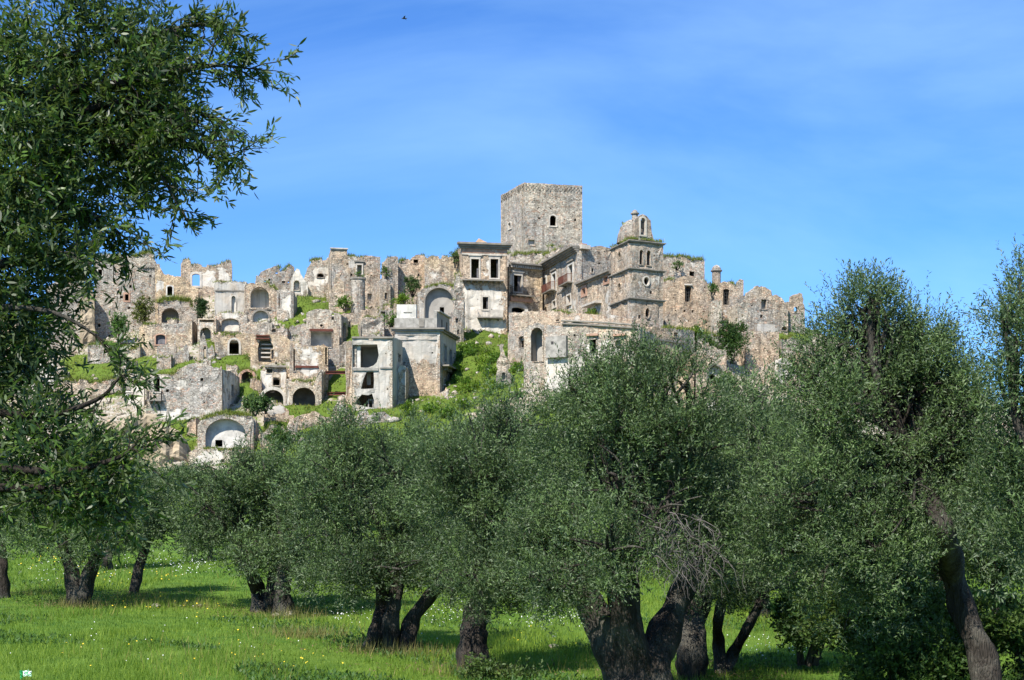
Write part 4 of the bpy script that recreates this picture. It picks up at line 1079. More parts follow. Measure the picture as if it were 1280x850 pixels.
s0 = fr_.sz(551.5, 455)[0]; s1 = fr_.sz(572, 466)[0]
mb = MB(); fr_.box(mb, s0, fr_.len + .6, zq - .45, zq - .28, .03, .95); bl = mb.build('balcony', M_CORN, r)
for k in range(4):
    mb = MB(); s = s0 + (fr_.len - s0) * (k + .5) / 4; fr_.box(mb, s - .1, s + .1, zq - .85, zq - .453, .03, .6); mb.build('bracket', M_CORN, bl)
mb = MB(); s = fr_.sz(560.5, 484)[0]; zz = fr_.sz(560.5, 484)[1]; fr_.box(mb, s - .6, s + .6, zz + .05, zz + .18, .03, .7); mb.build('canopy', M_CORN, r)
mb = MB(); s = fr_.sz(556, 491)[0]; zz = fr_.sz(556, 492)[1]; fr_.box(mb, s - .5, s + .5, zz - .15, zz, .03, .5); mb.build('sill', M_TRIM, r)
# roof terrace: parapet, white block, dark stair head
zp0 = z + .055; zp1 = f.sz(522, 397.5)[1]
mb = MB(); f.box(mb, .0, f.len - .35, zp0, zp1, -.3, -.05); pp = mb.build('parapet', M_CONC, r)
mb = MB(); f.box(mb, f.len - .75, f.len - .36, zp1 + .003, zp1 + .85, -.5, -.06); mb.build('pier', M_CONC, r)
s0, _ = f.sz(494.5, 390); s1, _ = f.sz(520, 390); zz1 = f.sz(507, 380)[1]
mb = MB(); f.box(mb, s0 + .1, s1, zp0, zz1, -2.2, -.32); mb.build('stair_head', M_WHITE, r)
mb = MB(); f.box(mb, s0 + .9, s1 - .5, zz1 - .98, zz1 - .88, -.318, -.27); mb.build('ledge', M_CORN, r)
mb = MB(); s, _ = f.sz(527, 404); f.box(mb, s - .3, s + .3, zp0 + .15, zp1 - .12, -.048, .05); mb.build('vent', M_CORN, r)
ft = Fac(f.at(f.len - .30, 0, -.05)[:2], (b['C'] * .72 + b['B'] * .28) + Vector((-.25, 0)))
zt = f.sz(550, 389)[1]
mb = MB(); ft.box(mb, .3, ft.len, zp0, zt, -.3, 0); mb.build('terrace_wall', M_GREYP, r)
for q in (.35, .75):
    mb = MB(); ft.box(mb, ft.len * q - .2, ft.len * q + .2, zp0 + .15, zp0 + 1.25, .002, .03); mb.build('window', M_IRON, r)
mb = MB(); ft.box(mb, .2, ft.len + .2, zt + .003, zt + .16, -.4, .2); mb.build('coping', M_TRIM, r)
# small walls between skyline and grey house
ruin('wall_stub', 'broken grey wall lumps above the concrete house', 'wall', (451, 172), (480, 172.5), [(451, 403), (455, 397), (463, 396), (474, 395), (478, 392), (480, 400)], 420, [], GREY, depth=3, rough=1.4, bumpy=2.4, tuft=[(455, 476, 16, .6)])
ruin('wall_stub', 'low ruin with a white jamb and little arched hole beside the roof terrace', 'wall', (474, 174), (497, 174.5), [(474, 390), (482, 387), (490, 386), (497, 387)], 420, [H('r', 475.5, 389, 482, 408, niche=.9, nm=M_WHITE), H('a', 486.5, 393, 493, 404)], TAN, .1, [], depth=4, rough=1.0)
ruin('rubble_wall', 'low rubble wall crossing behind the turret foot', 'wall', (425, 178), (500, 179), [(425, 393), (440, 391), (455, 388), (470, 384), (485, 382), (500, 381)], 400, [], TAN, depth=2.5, rough=1.3, bumpy=2.2, ctrl=False, tuft=[(472, 500, 24, .8)])
ruin('rubble_wall', 'pale broken wall line under the green patch left of the gabled house', 'wall', (306, 177), (340, 177), [(306, 406), (312, 402), (322, 405), (330, 403), (340, 404)], 420, [], PALE, depth=2.5, rough=1.2, bumpy=1.6, putlog=.3, ctrl=False)

# --- left half: front row
b = ruin('gable_house', 'long rubble house with low gable and one tall balcony window', 'house', (183, 155), (277.5, 155), [(183, 467), (200, 467.5), (217, 468), (222, 462), (232, 457), (246, 453), (262, 457), (277.5, 461.5)], 526,
     [H('g', 192.5, 469.5, 200.3, 490, fw=.14, fm=M_TRIM)], PALE, .25, [(235, 518, 50, 10, .62), (228, 480, 16, 10, .42), (258, 484, 8, 10, .5), (188, 490, 8, 30, .5)],
     right=dict(x=300, Y=163.5, top=[(277.5, 461.5), (288, 464), (300, 472)], plaster=[(286, 490, 10, 34, .7)], holes=[H('r', 288.5, 481, 291.3, 495)]), rough=.25, putlog=.35, roof=470, step=.5, tuft=[(200, 222, 26, .8), (284, 300, 6, .5)])
b['root']['group'] = HOUSE
r, f = b['root'], b['fr']
bl = balcony(f, 186.3, 203.5, 491, 500, r, .8, .9, brackets=3, mat=M_CORN)
strip(f, 187.5, 508.6, 202, 508.6, .06, .02, M_CORN, r, 'ledge')
ruin('small_house', 'narrow white house end with a tiny square hole left of the long gabled house', 'house', (166.5, 160), (180, 160), [(166.5, 484), (170, 481), (176, 482), (180, 484)], 516, [H('r', 170.5, 506, 173, 509.5)], PALE, .0, [(173, 500, 10, 30, 1.4)], left=dict(x=148, Y=168, top=[(148, 496), (160, 488), (166.5, 484)], plaster=[(158, 500, 12, 30, 1.2)]), rough=.5, group=HOUSE)
ruin('rubble_wall', 'curved rubble wall on the grass above the narrow white house', 'wall', (150, 166), (182, 166.5), [(150, 470), (160, 466), (170, 463.5), (178, 464), (182, 468)], 486, [], GREY, depth=1.2, rough=1.0, bumpy=1.6, roof=None, tuft=[(150, 182, 20, .8)])
b = ruin('vaulted_house', 'cave house with a wide whitewashed vault and tiny black window', 'ruined house', (247, 149), (317, 149.5), [(247, 531), (252, 525), (262, 521), (275, 518.5), (290, 518), (304, 518.5), (314, 520), (317, 524)], 562,
     [H('a', 256.5, 523, 308, 560, fw=.4, fm=M_STONE, name='arch', niche=.75, nm=M_WHITE, nh=H('r', 268, 549.5, 277, 558))], GREY, .2, [], right=dict(x=328, Y=156, top=[(317, 524), (322, 528), (328, 540)]), rough=1.0, bumpy=2.0, roof='auto', tuft=[(254, 312, 40, 1.0)], group=HOUSE)
ruin('retaining_wall', 'pale wall with small holes below the cave house', 'wall', (236, 146), (312, 146.5), [(236, 566), (246, 560), (260, 561), (285, 563), (312, 560)], 600, [], PALE, .1, [(262, 575, 24, 14, .8)], depth=4, rough=.6, putlog=.8, tuft=[(255, 310, 24, .6)])
b = ruin('retaining_wall', 'streaked concrete wall on the bank below the round vault', 'wall', (330, 154), (361, 154.5), [(330, 505), (340, 504), (350, 506), (361, 513)], 523, [], TAN, .7, [(345, 511, 14, 7, 1.1)], depth=2, rough=.5)
ruin('rubble_wall', 'tumbled brick wall on the slope right of the cave house', 'wall', (326, 149), (372, 150), [(326, 541), (334, 536), (344, 530), (352, 533), (362, 526), (372, 524)], 560, [], PINK, depth=4, rough=2.0, bumpy=3.0, tuft=[(328, 344, 18, .8)])
ruin('rubble_wall', 'collapsed masonry mound below the wide cave arch', 'wall', (362, 152), (412, 153), [(362, 524), (372, 520), (386, 517), (398, 516), (412, 522)], 545, [], PINK, depth=4, rough=1.6, bumpy=3.0)
ruin('boulder_ruin', 'jagged pale masonry lump in front of the torn concrete house', 'ruin', (415, 151.5), (440, 152), [(415, 520), (419, 508), (424, 500), (430, 503), (436, 512), (440, 520)], 528, [], PALE, .3, [(428, 512, 8, 8, .7)], depth=2.5, rough=1.5, bumpy=3.0, roof=None)
ruin('boulder_ruin', 'small grey masonry lumps at the foot of the concrete house', 'ruin', (446, 151), (490, 151.5), [(446, 521), (450, 514), (458, 511), (462, 519), (470, 516), (480, 514), (490, 522)], 530, [], GREY, .4, [], depth=2.0, rough=1.4, bumpy=3.0, roof=None)
# far left, glimpsed through the leaves
ruin('ruined_house', 'house behind the leaves left of the large rubble wall', 'ruined house', (58, 186), (104, 187), [(58, 360), (70, 352), (90, 345), (104, 352)], 440, [H('r', 76, 370, 82, 380)], GREY, depth=8, rough=.8, putlog=.3, group=HOUSE)
ruin('ruined_house', 'whitewashed wall glimpsed through the leaves at the far left', 'ruined house', (22, 168), (80, 169), [(22, 452), (40, 446), (60, 450), (80, 458)], 510, [H('r', 44, 468, 49, 478)], PALE, .1, [(45, 475, 25, 22, 1.1)], depth=7, rough=.6, group=HOUSE)
ruin('ruined_house', 'tan house with two windows behind the thickest leaves on the far left', 'ruined house', (-60, 178), (20, 178.5), [(-60, 400), (-30, 395), (0, 390), (20, 398)], 470, [H('r', -10, 415, -3, 427), H('r', 5, 415, 11, 427)], TAN, depth=7, rough=.6, group=HOUSE)
ruin('terrace_wall', 'low rubble terrace wall below the large rubble house wall', 'wall', (110, 176), (175, 176), [(110, 432), (130, 428), (150, 434), (175, 430)], 450, [], GREY, depth=3, rough=1.2, bumpy=2.2, tuft=[(112, 175, 24, .9)])
ruin('terrace_wall', 'rubble terrace wall showing between leaves on the left', 'wall', (70, 165), (150, 166), [(70, 480), (100, 474), (125, 478), (150, 472)], 500, [], TAN, depth=3, rough=1.2, bumpy=2.2, tuft=[(72, 150, 24, .9)])

for k_, (x_, y_, Y_, w_, h_) in enumerate(((255, 458, 169, 16, 12), (290, 462, 168, 14, 8), (322, 480, 163, 10, 11), (352, 415, 175.5, 14, 7), (445, 442, 170, 14, 13), (470, 425, 171.5, 10, 11), (428, 417, 173.5, 9, 15), (160, 456, 168, 22, 9), (205, 453, 170.5, 18, 9),
        (240, 530, 151, 12, 9), (385, 522, 153.5, 12, 7), (345, 550, 146.5, 20, 9), (505, 400, 176, 12, 8), (362, 470, 166.5, 8, 12), (275, 420, 176.5, 14, 7), (215, 402, 180, 12, 6))):
    rq = random.Random(300 + k_)
    n_ = 5
    ruin('wall_stub', 'low broken stub of rubble wall half buried in the left slope', 'wall', (x_ - w_ / 2, Y_), (x_ + w_ / 2, Y_ + rq.uniform(-.4, .4)), [(x_ - w_ / 2 + w_ * i / n_, y_ - h_ * rq.uniform(.35, 1.0)) for i in range(n_ + 1)], y_, [],
         rq.choice((TAN, GREY, PALE, PINK)), rq.uniform(0, .5), [(x_, y_ - h_ * .5, w_ * .4, h_ * .5, .5)] if k_ % 3 == 0 else [], depth=rq.uniform(.6, 2.2), rough=1.4, roof=None, bumpy=2.0, ctrl=False, group='low wall stubs on the left slope', tuft=[(x_ - w_ / 2, x_ + w_ / 2, 14, .6)])

# crags of bare rock: the hill itself
def crag(name, x0, x1, Y0, Y1, top, base, amp, seed, tilt=.25, col=(.40, .345, .26, 1)):
    rnd = random.Random(seed)
    f = Fac.px(x0, Y0, x1, Y1)
    n = max(6, int(f.len / .32)); tp = [f.sz(*q) for q in top]
    zb = f.sz((x0 + x1) / 2, base)[1] - 3
    m = 34; vs, fs = [], []
    def zt(s):
        for (a, c), (d, e) in zip(tp, tp[1:]):
            if a <= s <= d: return c + (e - c) * (s - a) / max(d - a, 1e-3)
        return tp[-1][1] if s > 0 else tp[0][1]
    for j in range(m + 1):
        for i in range(n + 1):
            s = f.len * i / n; t = j / m; z = zb + (zt(s) - zb) * t
            q = Vector((s * .5, z * .32, seed))
            d = amp * (noise.noise(q) * 1.0 + .5 * noise.noise(q * 2.3) + .35 * abs(noise.noise(q * 5.1)) + .18 * noise.noise(q * 11)) - tilt * (z - zb)
            e = min(i, n - i) / n
            d -= 1.6 * max(0, .12 - e) / .12 * amp
            vs.append(f.at(s, z + .35 * noise.noise(q * 4) * (1 if j == m else .3), d))
    for i in range(n + 1):
        s = f.len * i / n; vs.append(f.at(s, zt(s) - .4, -6))
    for j in range(m + 1):
        for i in range(n): 
            a = j * (n + 1) + i; fs.append((a, a + 1, a + n + 2, a + n + 1))
    o = mesh_obj(name, vs, fs, M_STONE if col is None else M_ROCK, None, col)
    return tag(o, None, None, None, 'structure')
crag('cliff', 140, 240, 144, 145.5, [(140, 528), (152, 522), (165, 517), (180, 513), (196, 517), (204, 533), (222, 536), (232, 550), (240, 566)], 618, 1.3, 5, .16)
crag('cliff', 100, 122, 186, 187, [(100, 372), (108, 352), (116, 356), (122, 380)], 424, .9, 9, .1)
crag('cliff', 40, 150, 158, 150, [(40, 540), (80, 530), (120, 526), (150, 522)], 612, 1.5, 15)
crag('cliff', 985, 1060, 166, 164, [(985, 440), (1000, 436), (1025, 446), (1060, 470)], 520, 1.4, 21)
crag('cliff', 845, 885, 157, 157, [(845, 470), (858, 466), (870, 474), (885, 480)], 540, 1.2, 27)

# ------------------------------------------------------------------ ground
for (px, py, Y) in ((385, 372, 184), (385, 403, 176), (600, 432, 174), (600, 490, 156), (530, 512, 153), (640, 482, 157), (420, 485, 165), (470, 516, 152), (330, 516, 153),
                    (225, 535, 151), (312, 475, 165), (200, 458, 166), (985, 425, 176), (985, 500, 158), (900, 450, 162), (760, 490, 155), (860, 530, 150), (700, 504, 153),
                    (150, 612, 141), (400, 590, 141), (640, 570, 141), (900, 570, 141), (60, 610, 141), (1100, 530, 155), (1200, 565, 148), (1290, 600, 142), (1150, 470, 172),
                    (1250, 520, 182), (0, 430, 186), (0, 530, 158), (-100, 600, 142), (-100, 440, 190), (1120, 450, 185), (-250, 480, 190), (1400, 560, 185), (275, 520, 152.5),
                    (440, 398, 180), (500, 378, 183), (290, 440, 172), (260, 425, 176), (345, 350, 186), (990, 418, 172), (560, 520, 150), (480, 540, 147), (330, 560, 146)):
    p = P(px, py, Y); CTRL.append((p.x, p.y, p.z))
for X in range(-60, 61, 12): CTRL.append((X, 222, 20 - abs(X) * .2))
for X in range(-50, 61, 10): CTRL.append((X, 138, P(0, 612, 138).z))
CTRL += [(2, 204, P(0, 320, 204).z), (8, 205, P(0, 320, 204).z), (2, 213, 38), (10, 214, 38)]
CT = np.array(CTRL)

def hill_raw(X, Y):
    out = np.empty(X.shape)
    Xf, Yf = X.ravel(), Y.ravel(); res = np.empty(Xf.shape)
    for i in range(0, len(Xf), 4000):
        x, y = Xf[i:i + 4000], Yf[i:i + 4000]
        dx = CT[None, :, 0] - x[:, None]; dy = CT[None, :, 1] - y[:, None]
        w = np.exp(-(dx * dx + dy * dy) / (2 * 4.2 ** 2)) + 0.004 * np.exp(-(dx * dx + dy * dy) / (2 * 14.0 ** 2)) + 1e-7
        z = CT[None, :, 2]
        S0 = w.sum(1); Sx = (w * dx).sum(1); Sy = (w * dy).sum(1)
        Sxx = (w * dx * dx).sum(1) + 2.0 * S0; Syy = (w * dy * dy).sum(1) + 0.6 * S0; Sxy = (w * dx * dy).sum(1)
        Sz = (w * z).sum(1); Sxz = (w * dx * z).sum(1); Syz = (w * dy * z).sum(1)
        det = S0 * (Sxx * Syy - Sxy ** 2) - Sx * (Sx * Syy - Sxy * Sy) + Sy * (Sx * Sxy - Sxx * Sy)
        num = Sz * (Sxx * Syy - Sxy ** 2) - Sx * (Sxz * Syy - Sxy * Syz) + Sy * (Sxz * Sxy - Sxx * Syz)
        res[i:i + 4000] = num / det
    return np.clip(res.reshape(X.shape), -2, 46)

MY = [-4000, -60, 5, 14, 20, 27, 34, 46, 58, 70, 85, 100, 118, 5000]
MZ = [1.5, 1.5, 1.5, 0.25, -0.25, -0.17, -0.1, 0.03, 0.5, 1.1, 2.1, 3.2, 4.4, 4.4]
def wav(X, Y, f, seed):
    r = np.random.default_rng(seed); v = 0
    for k in range(6):
        a = r.uniform(0, 6.28); fr = f * r.uniform(.6, 1.7)
        v = v + np.sin((np.cos(a) * X + np.sin(a) * Y) * fr + r.uniform(0, 6.28))
    return v / 6
def meadow_z(X, Y):
    return np.interp(Y, MY, MZ) + .22 * wav(X, Y, .35, 3) * np.clip((Y - 12) / 10, 0, 1) + .06 * wav(X, Y, 1.6, 4)
def ground_z(X, Y):
    X = np.asarray(X, float); Y = np.asarray(Y, float)
    m = meadow_z(X, Y)
    h = hill_raw(X, Y) + .25 * wav(X, Y, .9, 5) + .12 * wav(X, Y, 2.5, 6)
    k = np.clip((Y - 112) / 26, 0, 1); k = k * k * (3 - 2 * k)
    k = k * np.clip((260 - Y) / 36, 0, 1) * np.clip((130 - np.abs(X)) / 50, 0, 1)
    return m * (1 - k) + h * k

GREEN = [(376, 384, 34, 24), (427, 386, 14, 8), (604, 456, 52, 48), (530, 512, 55, 16), (421, 485, 14, 12), (395, 514, 46, 12), (325, 498, 14, 12), (312, 478, 20, 18), (190, 459, 60, 12),
         (288, 450, 26, 13), (225, 530, 26, 22), (275, 520, 34, 7), (290, 418, 30, 6), (268, 424, 14, 14), (988, 420, 26, 14), (455, 418, 26, 12), (502, 374, 22, 8), (489, 398, 10, 10), (355, 525, 40, 8),
         (470, 512, 40, 10), (610, 320, 90, 10), (878, 432, 24, 22), (760, 520, 90, 30), (640, 560, 400, 34), (120, 470, 60, 26), (985, 440, 16, 14), (430, 470, 14, 8), (556, 392, 30, 6)]
def grid_mesh(name, xs, ys, mat, hill):
    X, Y = np.meshgrid(xs, ys)
    Z = ground_z(X, Y)
    if hill:
        pts = np.stack([X.ravel(), Y.ravel()], 1); zf = Z.ravel()
        for poly, zmax in FOOT:
            pa = np.array(poly)
            bx = (pts[:, 0] > pa[:, 0].min() - 1) & (pts[:, 0] < pa[:, 0].max() + 1) & (pts[:, 1] > pa[:, 1].min() - 1) & (pts[:, 1] < pa[:, 1].max() + 1)
            for i in np.nonzero(bx)[0]:
                if inside(pts[i], poly): zf[i] = min(zf[i], zmax)
        Z = zf.reshape(Z.shape)
    nx, ny = len(xs), len(ys)
    idx = np.arange(nx * ny).reshape(ny, nx)
    q = np.stack([idx[:-1, :-1], idx[:-1, 1:], idx[1:, 1:], idx[1:, :-1]], -1).reshape(-1, 4)
    co = np.stack([X.ravel(), Y.ravel(), Z.ravel()], 1)
    me = bpy.data.meshes.new(name)
    fast_mesh(me, co, q)
    if hill:
        px = CX + F * co[:, 0] / np.maximum(co[:, 1], 1); py = HY - F * (co[:, 2] - ZC) / np.maximum(co[:, 1], 1)
        gr = np.full(len(co), 0.34)
        for (a, b, ra, rb) in GREEN:
            d = np.sqrt(((px - a) / ra) ** 2 + ((py - b) / rb) ** 2)
            gr = np.maximum(gr, np.clip((1.35 - d) / .6, 0, 1) * 1.2)
        gr[co[:, 1] < 142] = .9
        at = me.attributes.new('green', 'FLOAT', 'POINT'); at.data.foreach_set('value', gr.astype(np.float32))
    me.polygons.foreach_set('use_smooth', np.ones(len(q), bool))
    me.materials.append(mat)
    o = bpy.data.objects.new(name, me); link(o); tag(o, kind='structure')
    return o, co, (gr if hill else None)

def fast_mesh(me, co, q):
    n, m = len(co), len(q); k = q.shape[1]
    me.vertices.add(n); me.vertices.foreach_set('co', np.ascontiguousarray(co, dtype=np.float32).ravel())
    me.loops.add(m * k); me.loops.foreach_set('vertex_index', np.ascontiguousarray(q, dtype=np.int32).ravel())
    me.polygons.add(m); me.polygons.foreach_set('loop_start', np.arange(0, m * k, k, dtype=np.int32))
    try: me.polygons.foreach_set('loop_total', np.full(m, k, dtype=np.int32))
    except Exception: pass
    me.update(calc_edges=True); me.validate(verbose=False)

far = [-4000, -2000, -1000, -500, -250, -160, -120]
xs_h = np.array(far + list(np.arange(-95, 95.1, .8)) + [-x for x in far[::-1]])
ys_h = np.array(list(np.arange(118, 222, .8)) + [226, 232, 240, 250, 265, 300, 400, 700, 1500, 4000])
hill, HCO, HGR = grid_mesh('hillside', xs_h, ys_h, M_HILL, True)
xs_m = np.array(far + list(np.arange(-95, 95.1, 1.0)) + [-x for x in far[::-1]])
ys_m = np.array([-4000, -1000, -300, -100, -40, -15] + list(np.arange(-5, 118, .9)) + [118.0])
meadow, MCO, _ = grid_mesh('meadow_ground', xs_m, ys_m, M_MEADOW, False)

# ------------------------------------------------------------------ leaves and blades
def norm(v): return v / np.maximum(np.linalg.norm(v, axis=-1, keepdims=True), 1e-9)
def rand_dir(n, r): return norm(r.normal(size=(n, 3)))

def leaves_obj(name, pos, axis, nrm, L, W, tone, mat, parent=None, color=None, bend=0.12, lance=False):
    n = len(pos)
    off = np.array(parent_off(parent))
    pos = pos - off
    side = np.cross(axis, nrm)
    side = norm(side)
    up = np.cross(side, axis)
    L = np.broadcast_to(np.asarray(L, float), (n,))[:, None]; W = np.broadcast_to(np.asarray(W, float), (n,))[:, None]
    if lance:                                   # six-cornered narrow blade, gently curved
        v = np.empty((n, 6, 3))
        c1 = pos + axis * L * .30 + up * W * bend; c2 = pos + axis * L * .66 + up * W * bend * .9
        v[:, 0] = pos; v[:, 1] = c1 + side * W * .46; v[:, 2] = c2 + side * W * .42; v[:, 3] = pos + axis * L
        v[:, 4] = c2 - side * W * .42; v[:, 5] = c1 - side * W * .46
        me = bpy.data.meshes.new(name)
        fast_mesh(me, v.reshape(-1, 3), np.arange(6 * n).reshape(n, 6))
        at = me.attributes.new('tone', 'FLOAT', 'POINT'); at.data.foreach_set('value', np.repeat(tone, 6).astype(np.float32))
        me.materials.append(mat)
        o = bpy.data.objects.new(name, me); link(o, parent)
        if color is not None: o.color = tuple(color) + (1,)
        return o
    v = np.empty((n, 4, 3))
    v[:, 0] = pos
    mid = pos + axis * L * .48 + up * W * bend * 2
    v[:, 1] = mid + side * W * .5
    v[:, 2] = pos + axis * L
    v[:, 3] = mid - side * W * .5
    me = bpy.data.meshes.new(name)
    fast_mesh(me, v.reshape(-1, 3), np.arange(4 * n).reshape(n, 4))
    at = me.attributes.new('tone', 'FLOAT', 'POINT'); at.data.foreach_set('value', np.repeat(tone, 4).astype(np.float32))
    me.materials.append(mat)
    o = bpy.data.objects.new(name, me); link(o, parent)
    if color is not None: o.color = tuple(color) + (1,)
    return o

def blades_obj(name, pos, hgt, wid, tone, mat, parent=None, color=None, r=RNG, lean=.35):
    n = len(pos)
    d = rand_dir(n, r); d[:, 2] = 0; d = norm(d)
    ax = norm(np.stack([r.normal(0, lean, n), r.normal(0, lean, n), np.ones(n)], 1))
    off = np.array(parent_off(parent))
    v = np.empty((n, 3, 3))
    v[:, 0] = pos - d * wid[:, None] * .5 - off; v[:, 1] = pos + d * wid[:, None] * .5 - off; v[:, 2] = pos + ax * hgt[:, None] - off
    me = bpy.data.meshes.new(name)
    fast_mesh(me, v.reshape(-1, 3), np.arange(3 * n).reshape(n, 3))
    at = me.attributes.new('tone', 'FLOAT', 'POINT'); at.data.foreach_set('value', np.repeat(tone, 3).astype(np.float32))
    me.materials.append(mat)
    o = bpy.data.objects.new(name, me); link(o, parent)
    if color is not None: o.color = tuple(color) + (1,)
    return tag(o, kind='stuff')

def wave3(p, f, seed):
    r = np.random.default_rng(seed); v = 0
    for k in range(7):
        d = rand_dir(1, r)[0] * f * r.uniform(.6, 1.6)
        v = v + np.sin(p @ d + r.uniform(0, 6.28))
    return v / 7

def shoot_leaves(base, axis, SL, k, Ll, Lw, r, out=None, upb=.5, spread=.9):
    """Leaves in pairs along straight shoots."""
    n = len(base)
    t = (np.arange(k) + .5) / k
    P0 = base[:, None, :] + axis[:, None, :] * (SL[:, None] * t[None, :])[..., None]
    P0 = P0.reshape(-1, 3)
    ax = np.repeat(axis, k, 0)
    a = norm(ax * .75 + rand_dir(n * k, r) * spread)
    ref = rand_dir(n * k, r) * .75 + np.array([0, 0, upb])
    if out is not None: ref = ref + np.repeat(out, k, 0) * .55
    nr = norm(ref - a * (ref * a).sum(1, keepdims=True))
    L = Ll * r.uniform(.65, 1.25, n * k); W = Lw * r.uniform(.75, 1.2, n * k)
    return P0, a, nr, L, W

def crown(name, lobes, leafL, leafW, n_leaves, parent, mat, seed, k=10, SL=.42, up=.5, gap=-.22, shell=.42, color=None, spiky=0, gapf=1.6, lance=False, gap2=-.17, pr=.34):
    """Crown of many leaves on shoots spread through lobes (centre xyz, radii xyz), with clumps and gaps."""
    r = np.random.default_rng(seed)
    C = np.array([l[:3] for l in lobes], float); R = np.array([l[3:6] for l in lobes], float)
    wgt = (R[:, 0] * R[:, 2] + R[:, 1] * R[:, 2] + R[:, 0] * R[:, 1]); wgt = wgt ** .85; wgt = wgt / wgt.sum()
    n = int(n_leaves / k * 2.6)
    li = r.choice(len(lobes), n, p=wgt)
    d = rand_dir(n, r)
    rad = r.uniform(0, 1, n) ** shell
    rad = rad * (1 + .22 * wave3(d * 2.2 + li[:, None] * 7.1, 1.6, seed) + .1 * r.normal(size=n))
    p = C[li] + d * rad[:, None] * R[li]
    # gather most shoots into leafy sprays (puffs) near each lobe's skin
    pc, po = [], []
    for j in range(len(lobes)):
        area = 4.2 * (R[j, 0] * R[j, 2] + R[j, 1] * R[j, 2] + R[j, 0] * R[j, 1])
        m = int(np.clip(area / (pr * pr * 4.0), 5, 400))
        dd = rand_dir(m, r); rr_ = (r.uniform(0, 1, m) ** .3) * (1 + .16 * r.normal(size=m))
        pc.append(C[j] + dd * rr_[:, None] * R[j]); po.append(dd)
    cum = np.cumsum([0] + [len(q) for q in pc]); pc = np.concatenate(pc); po = np.concatenate(po)
    pi = cum[li] + (r.uniform(0, 1, n) * (cum[li + 1] - cum[li])).astype(int)
    ptone = r.normal(0, .2, len(pc)); psize = r.uniform(.65, 1.35, len(pc))
    o_ = r.normal(0, .52, (n, 3)) * (pr * psize[pi])[:, None]
    puffed = r.uniform(0, 1, n) < .76
    p = np.where(puffed[:, None], pc[pi] + o_, p)
    d = np.where(puffed[:, None], norm(po[pi] * .6 + o_ / pr * .8), d)
    tb = np.where(puffed, ptone[pi], 0.0)
    keep = wave3(p, gapf, seed + 1) + r.normal(0, .12, n) > gap
    keep &= wave3(p, gapf * 3.1, seed + 5) + r.normal(0, .08, n) > gap2
    p, d, tb = p[keep][:int(n_leaves / k)], d[keep][:int(n_leaves / k)], tb[keep][:int(n_leaves / k)]
    m = len(p)
    ax = norm(d * .7 + np.array([0, 0, up]) + rand_dir(m, r) * .55)
    sl_ = SL * r.uniform(.6, 1.4, m)
    tone0 = np.clip(.42 + .4 * wave3(p, 1.1, seed + 2) + .45 * wave3(p, 4.5, seed + 3) + tb + r.normal(0, .18, m), 0, 1)
    P0, a, nr, L, W = shoot_leaves(p, ax, sl_, k, leafL, leafW, r, d)
    tone = np.clip(np.repeat(tone0, k) + r.normal(0, .18, m * k), 0, 1)
    if spiky:
        top = R[:, 2] + C[:, 2]
        li = r.choice(len(lobes), spiky)
        d2 = rand_dir(spiky, r); d2[:, 2] = np.abs(d2[:, 2]) * 1.2 + .15; d2 = norm(d2)
        b = C[li] + d2 * R[li] * r.uniform(.75, 1.0, spiky)[:, None]
        a2 = norm(d2 * .6 + np.array([0, 0, 1.0]) + rand_dir(spiky, r) * .28)
        s2 = SL * r.uniform(.9, 2.0, spiky)
        q = shoot_leaves(b, a2, s2, 22, leafL, leafW, r, d2, spread=.7)
        P0 = np.concatenate([P0, q[0]]); a = np.concatenate([a, q[1]]); nr = np.concatenate([nr, q[2]]); L = np.concatenate([L, q[3]]); W = np.concatenate([W, q[4]])
        tone = np.concatenate([tone, np.clip(r.normal(.6, .2, spiky * 22), 0, 1)])
    return leaves_obj(name, P0, a, nr, L, W, tone, mat, parent, color, lance=lance)

def smooth_path(pts, rad, n):
    """Catmull-Rom resampling of a polyline with radii."""
    pts = [Vector(p) for p in pts]; out, ro = [], []
    for i in range(len(pts) - 1):
        p0 = pts[max(i - 1, 0)]; p1 = pts[i]; p2 = pts[i + 1]; p3 = pts[min(i + 2, len(pts) - 1)]
        for j in range(n):
            t = j / n
            out.append(.5 * ((2 * p1) + (p2 - p0) * t + (2 * p0 - 5 * p1 + 4 * p2 - p3) * t * t + (3 * p1 - p0 - 3 * p2 + p3) * t ** 3))
            ro.append(rad[i] + (rad[i + 1] - rad[i]) * t)
    out.append(pts[-1]); ro.append(rad[-1])
    return out, ro

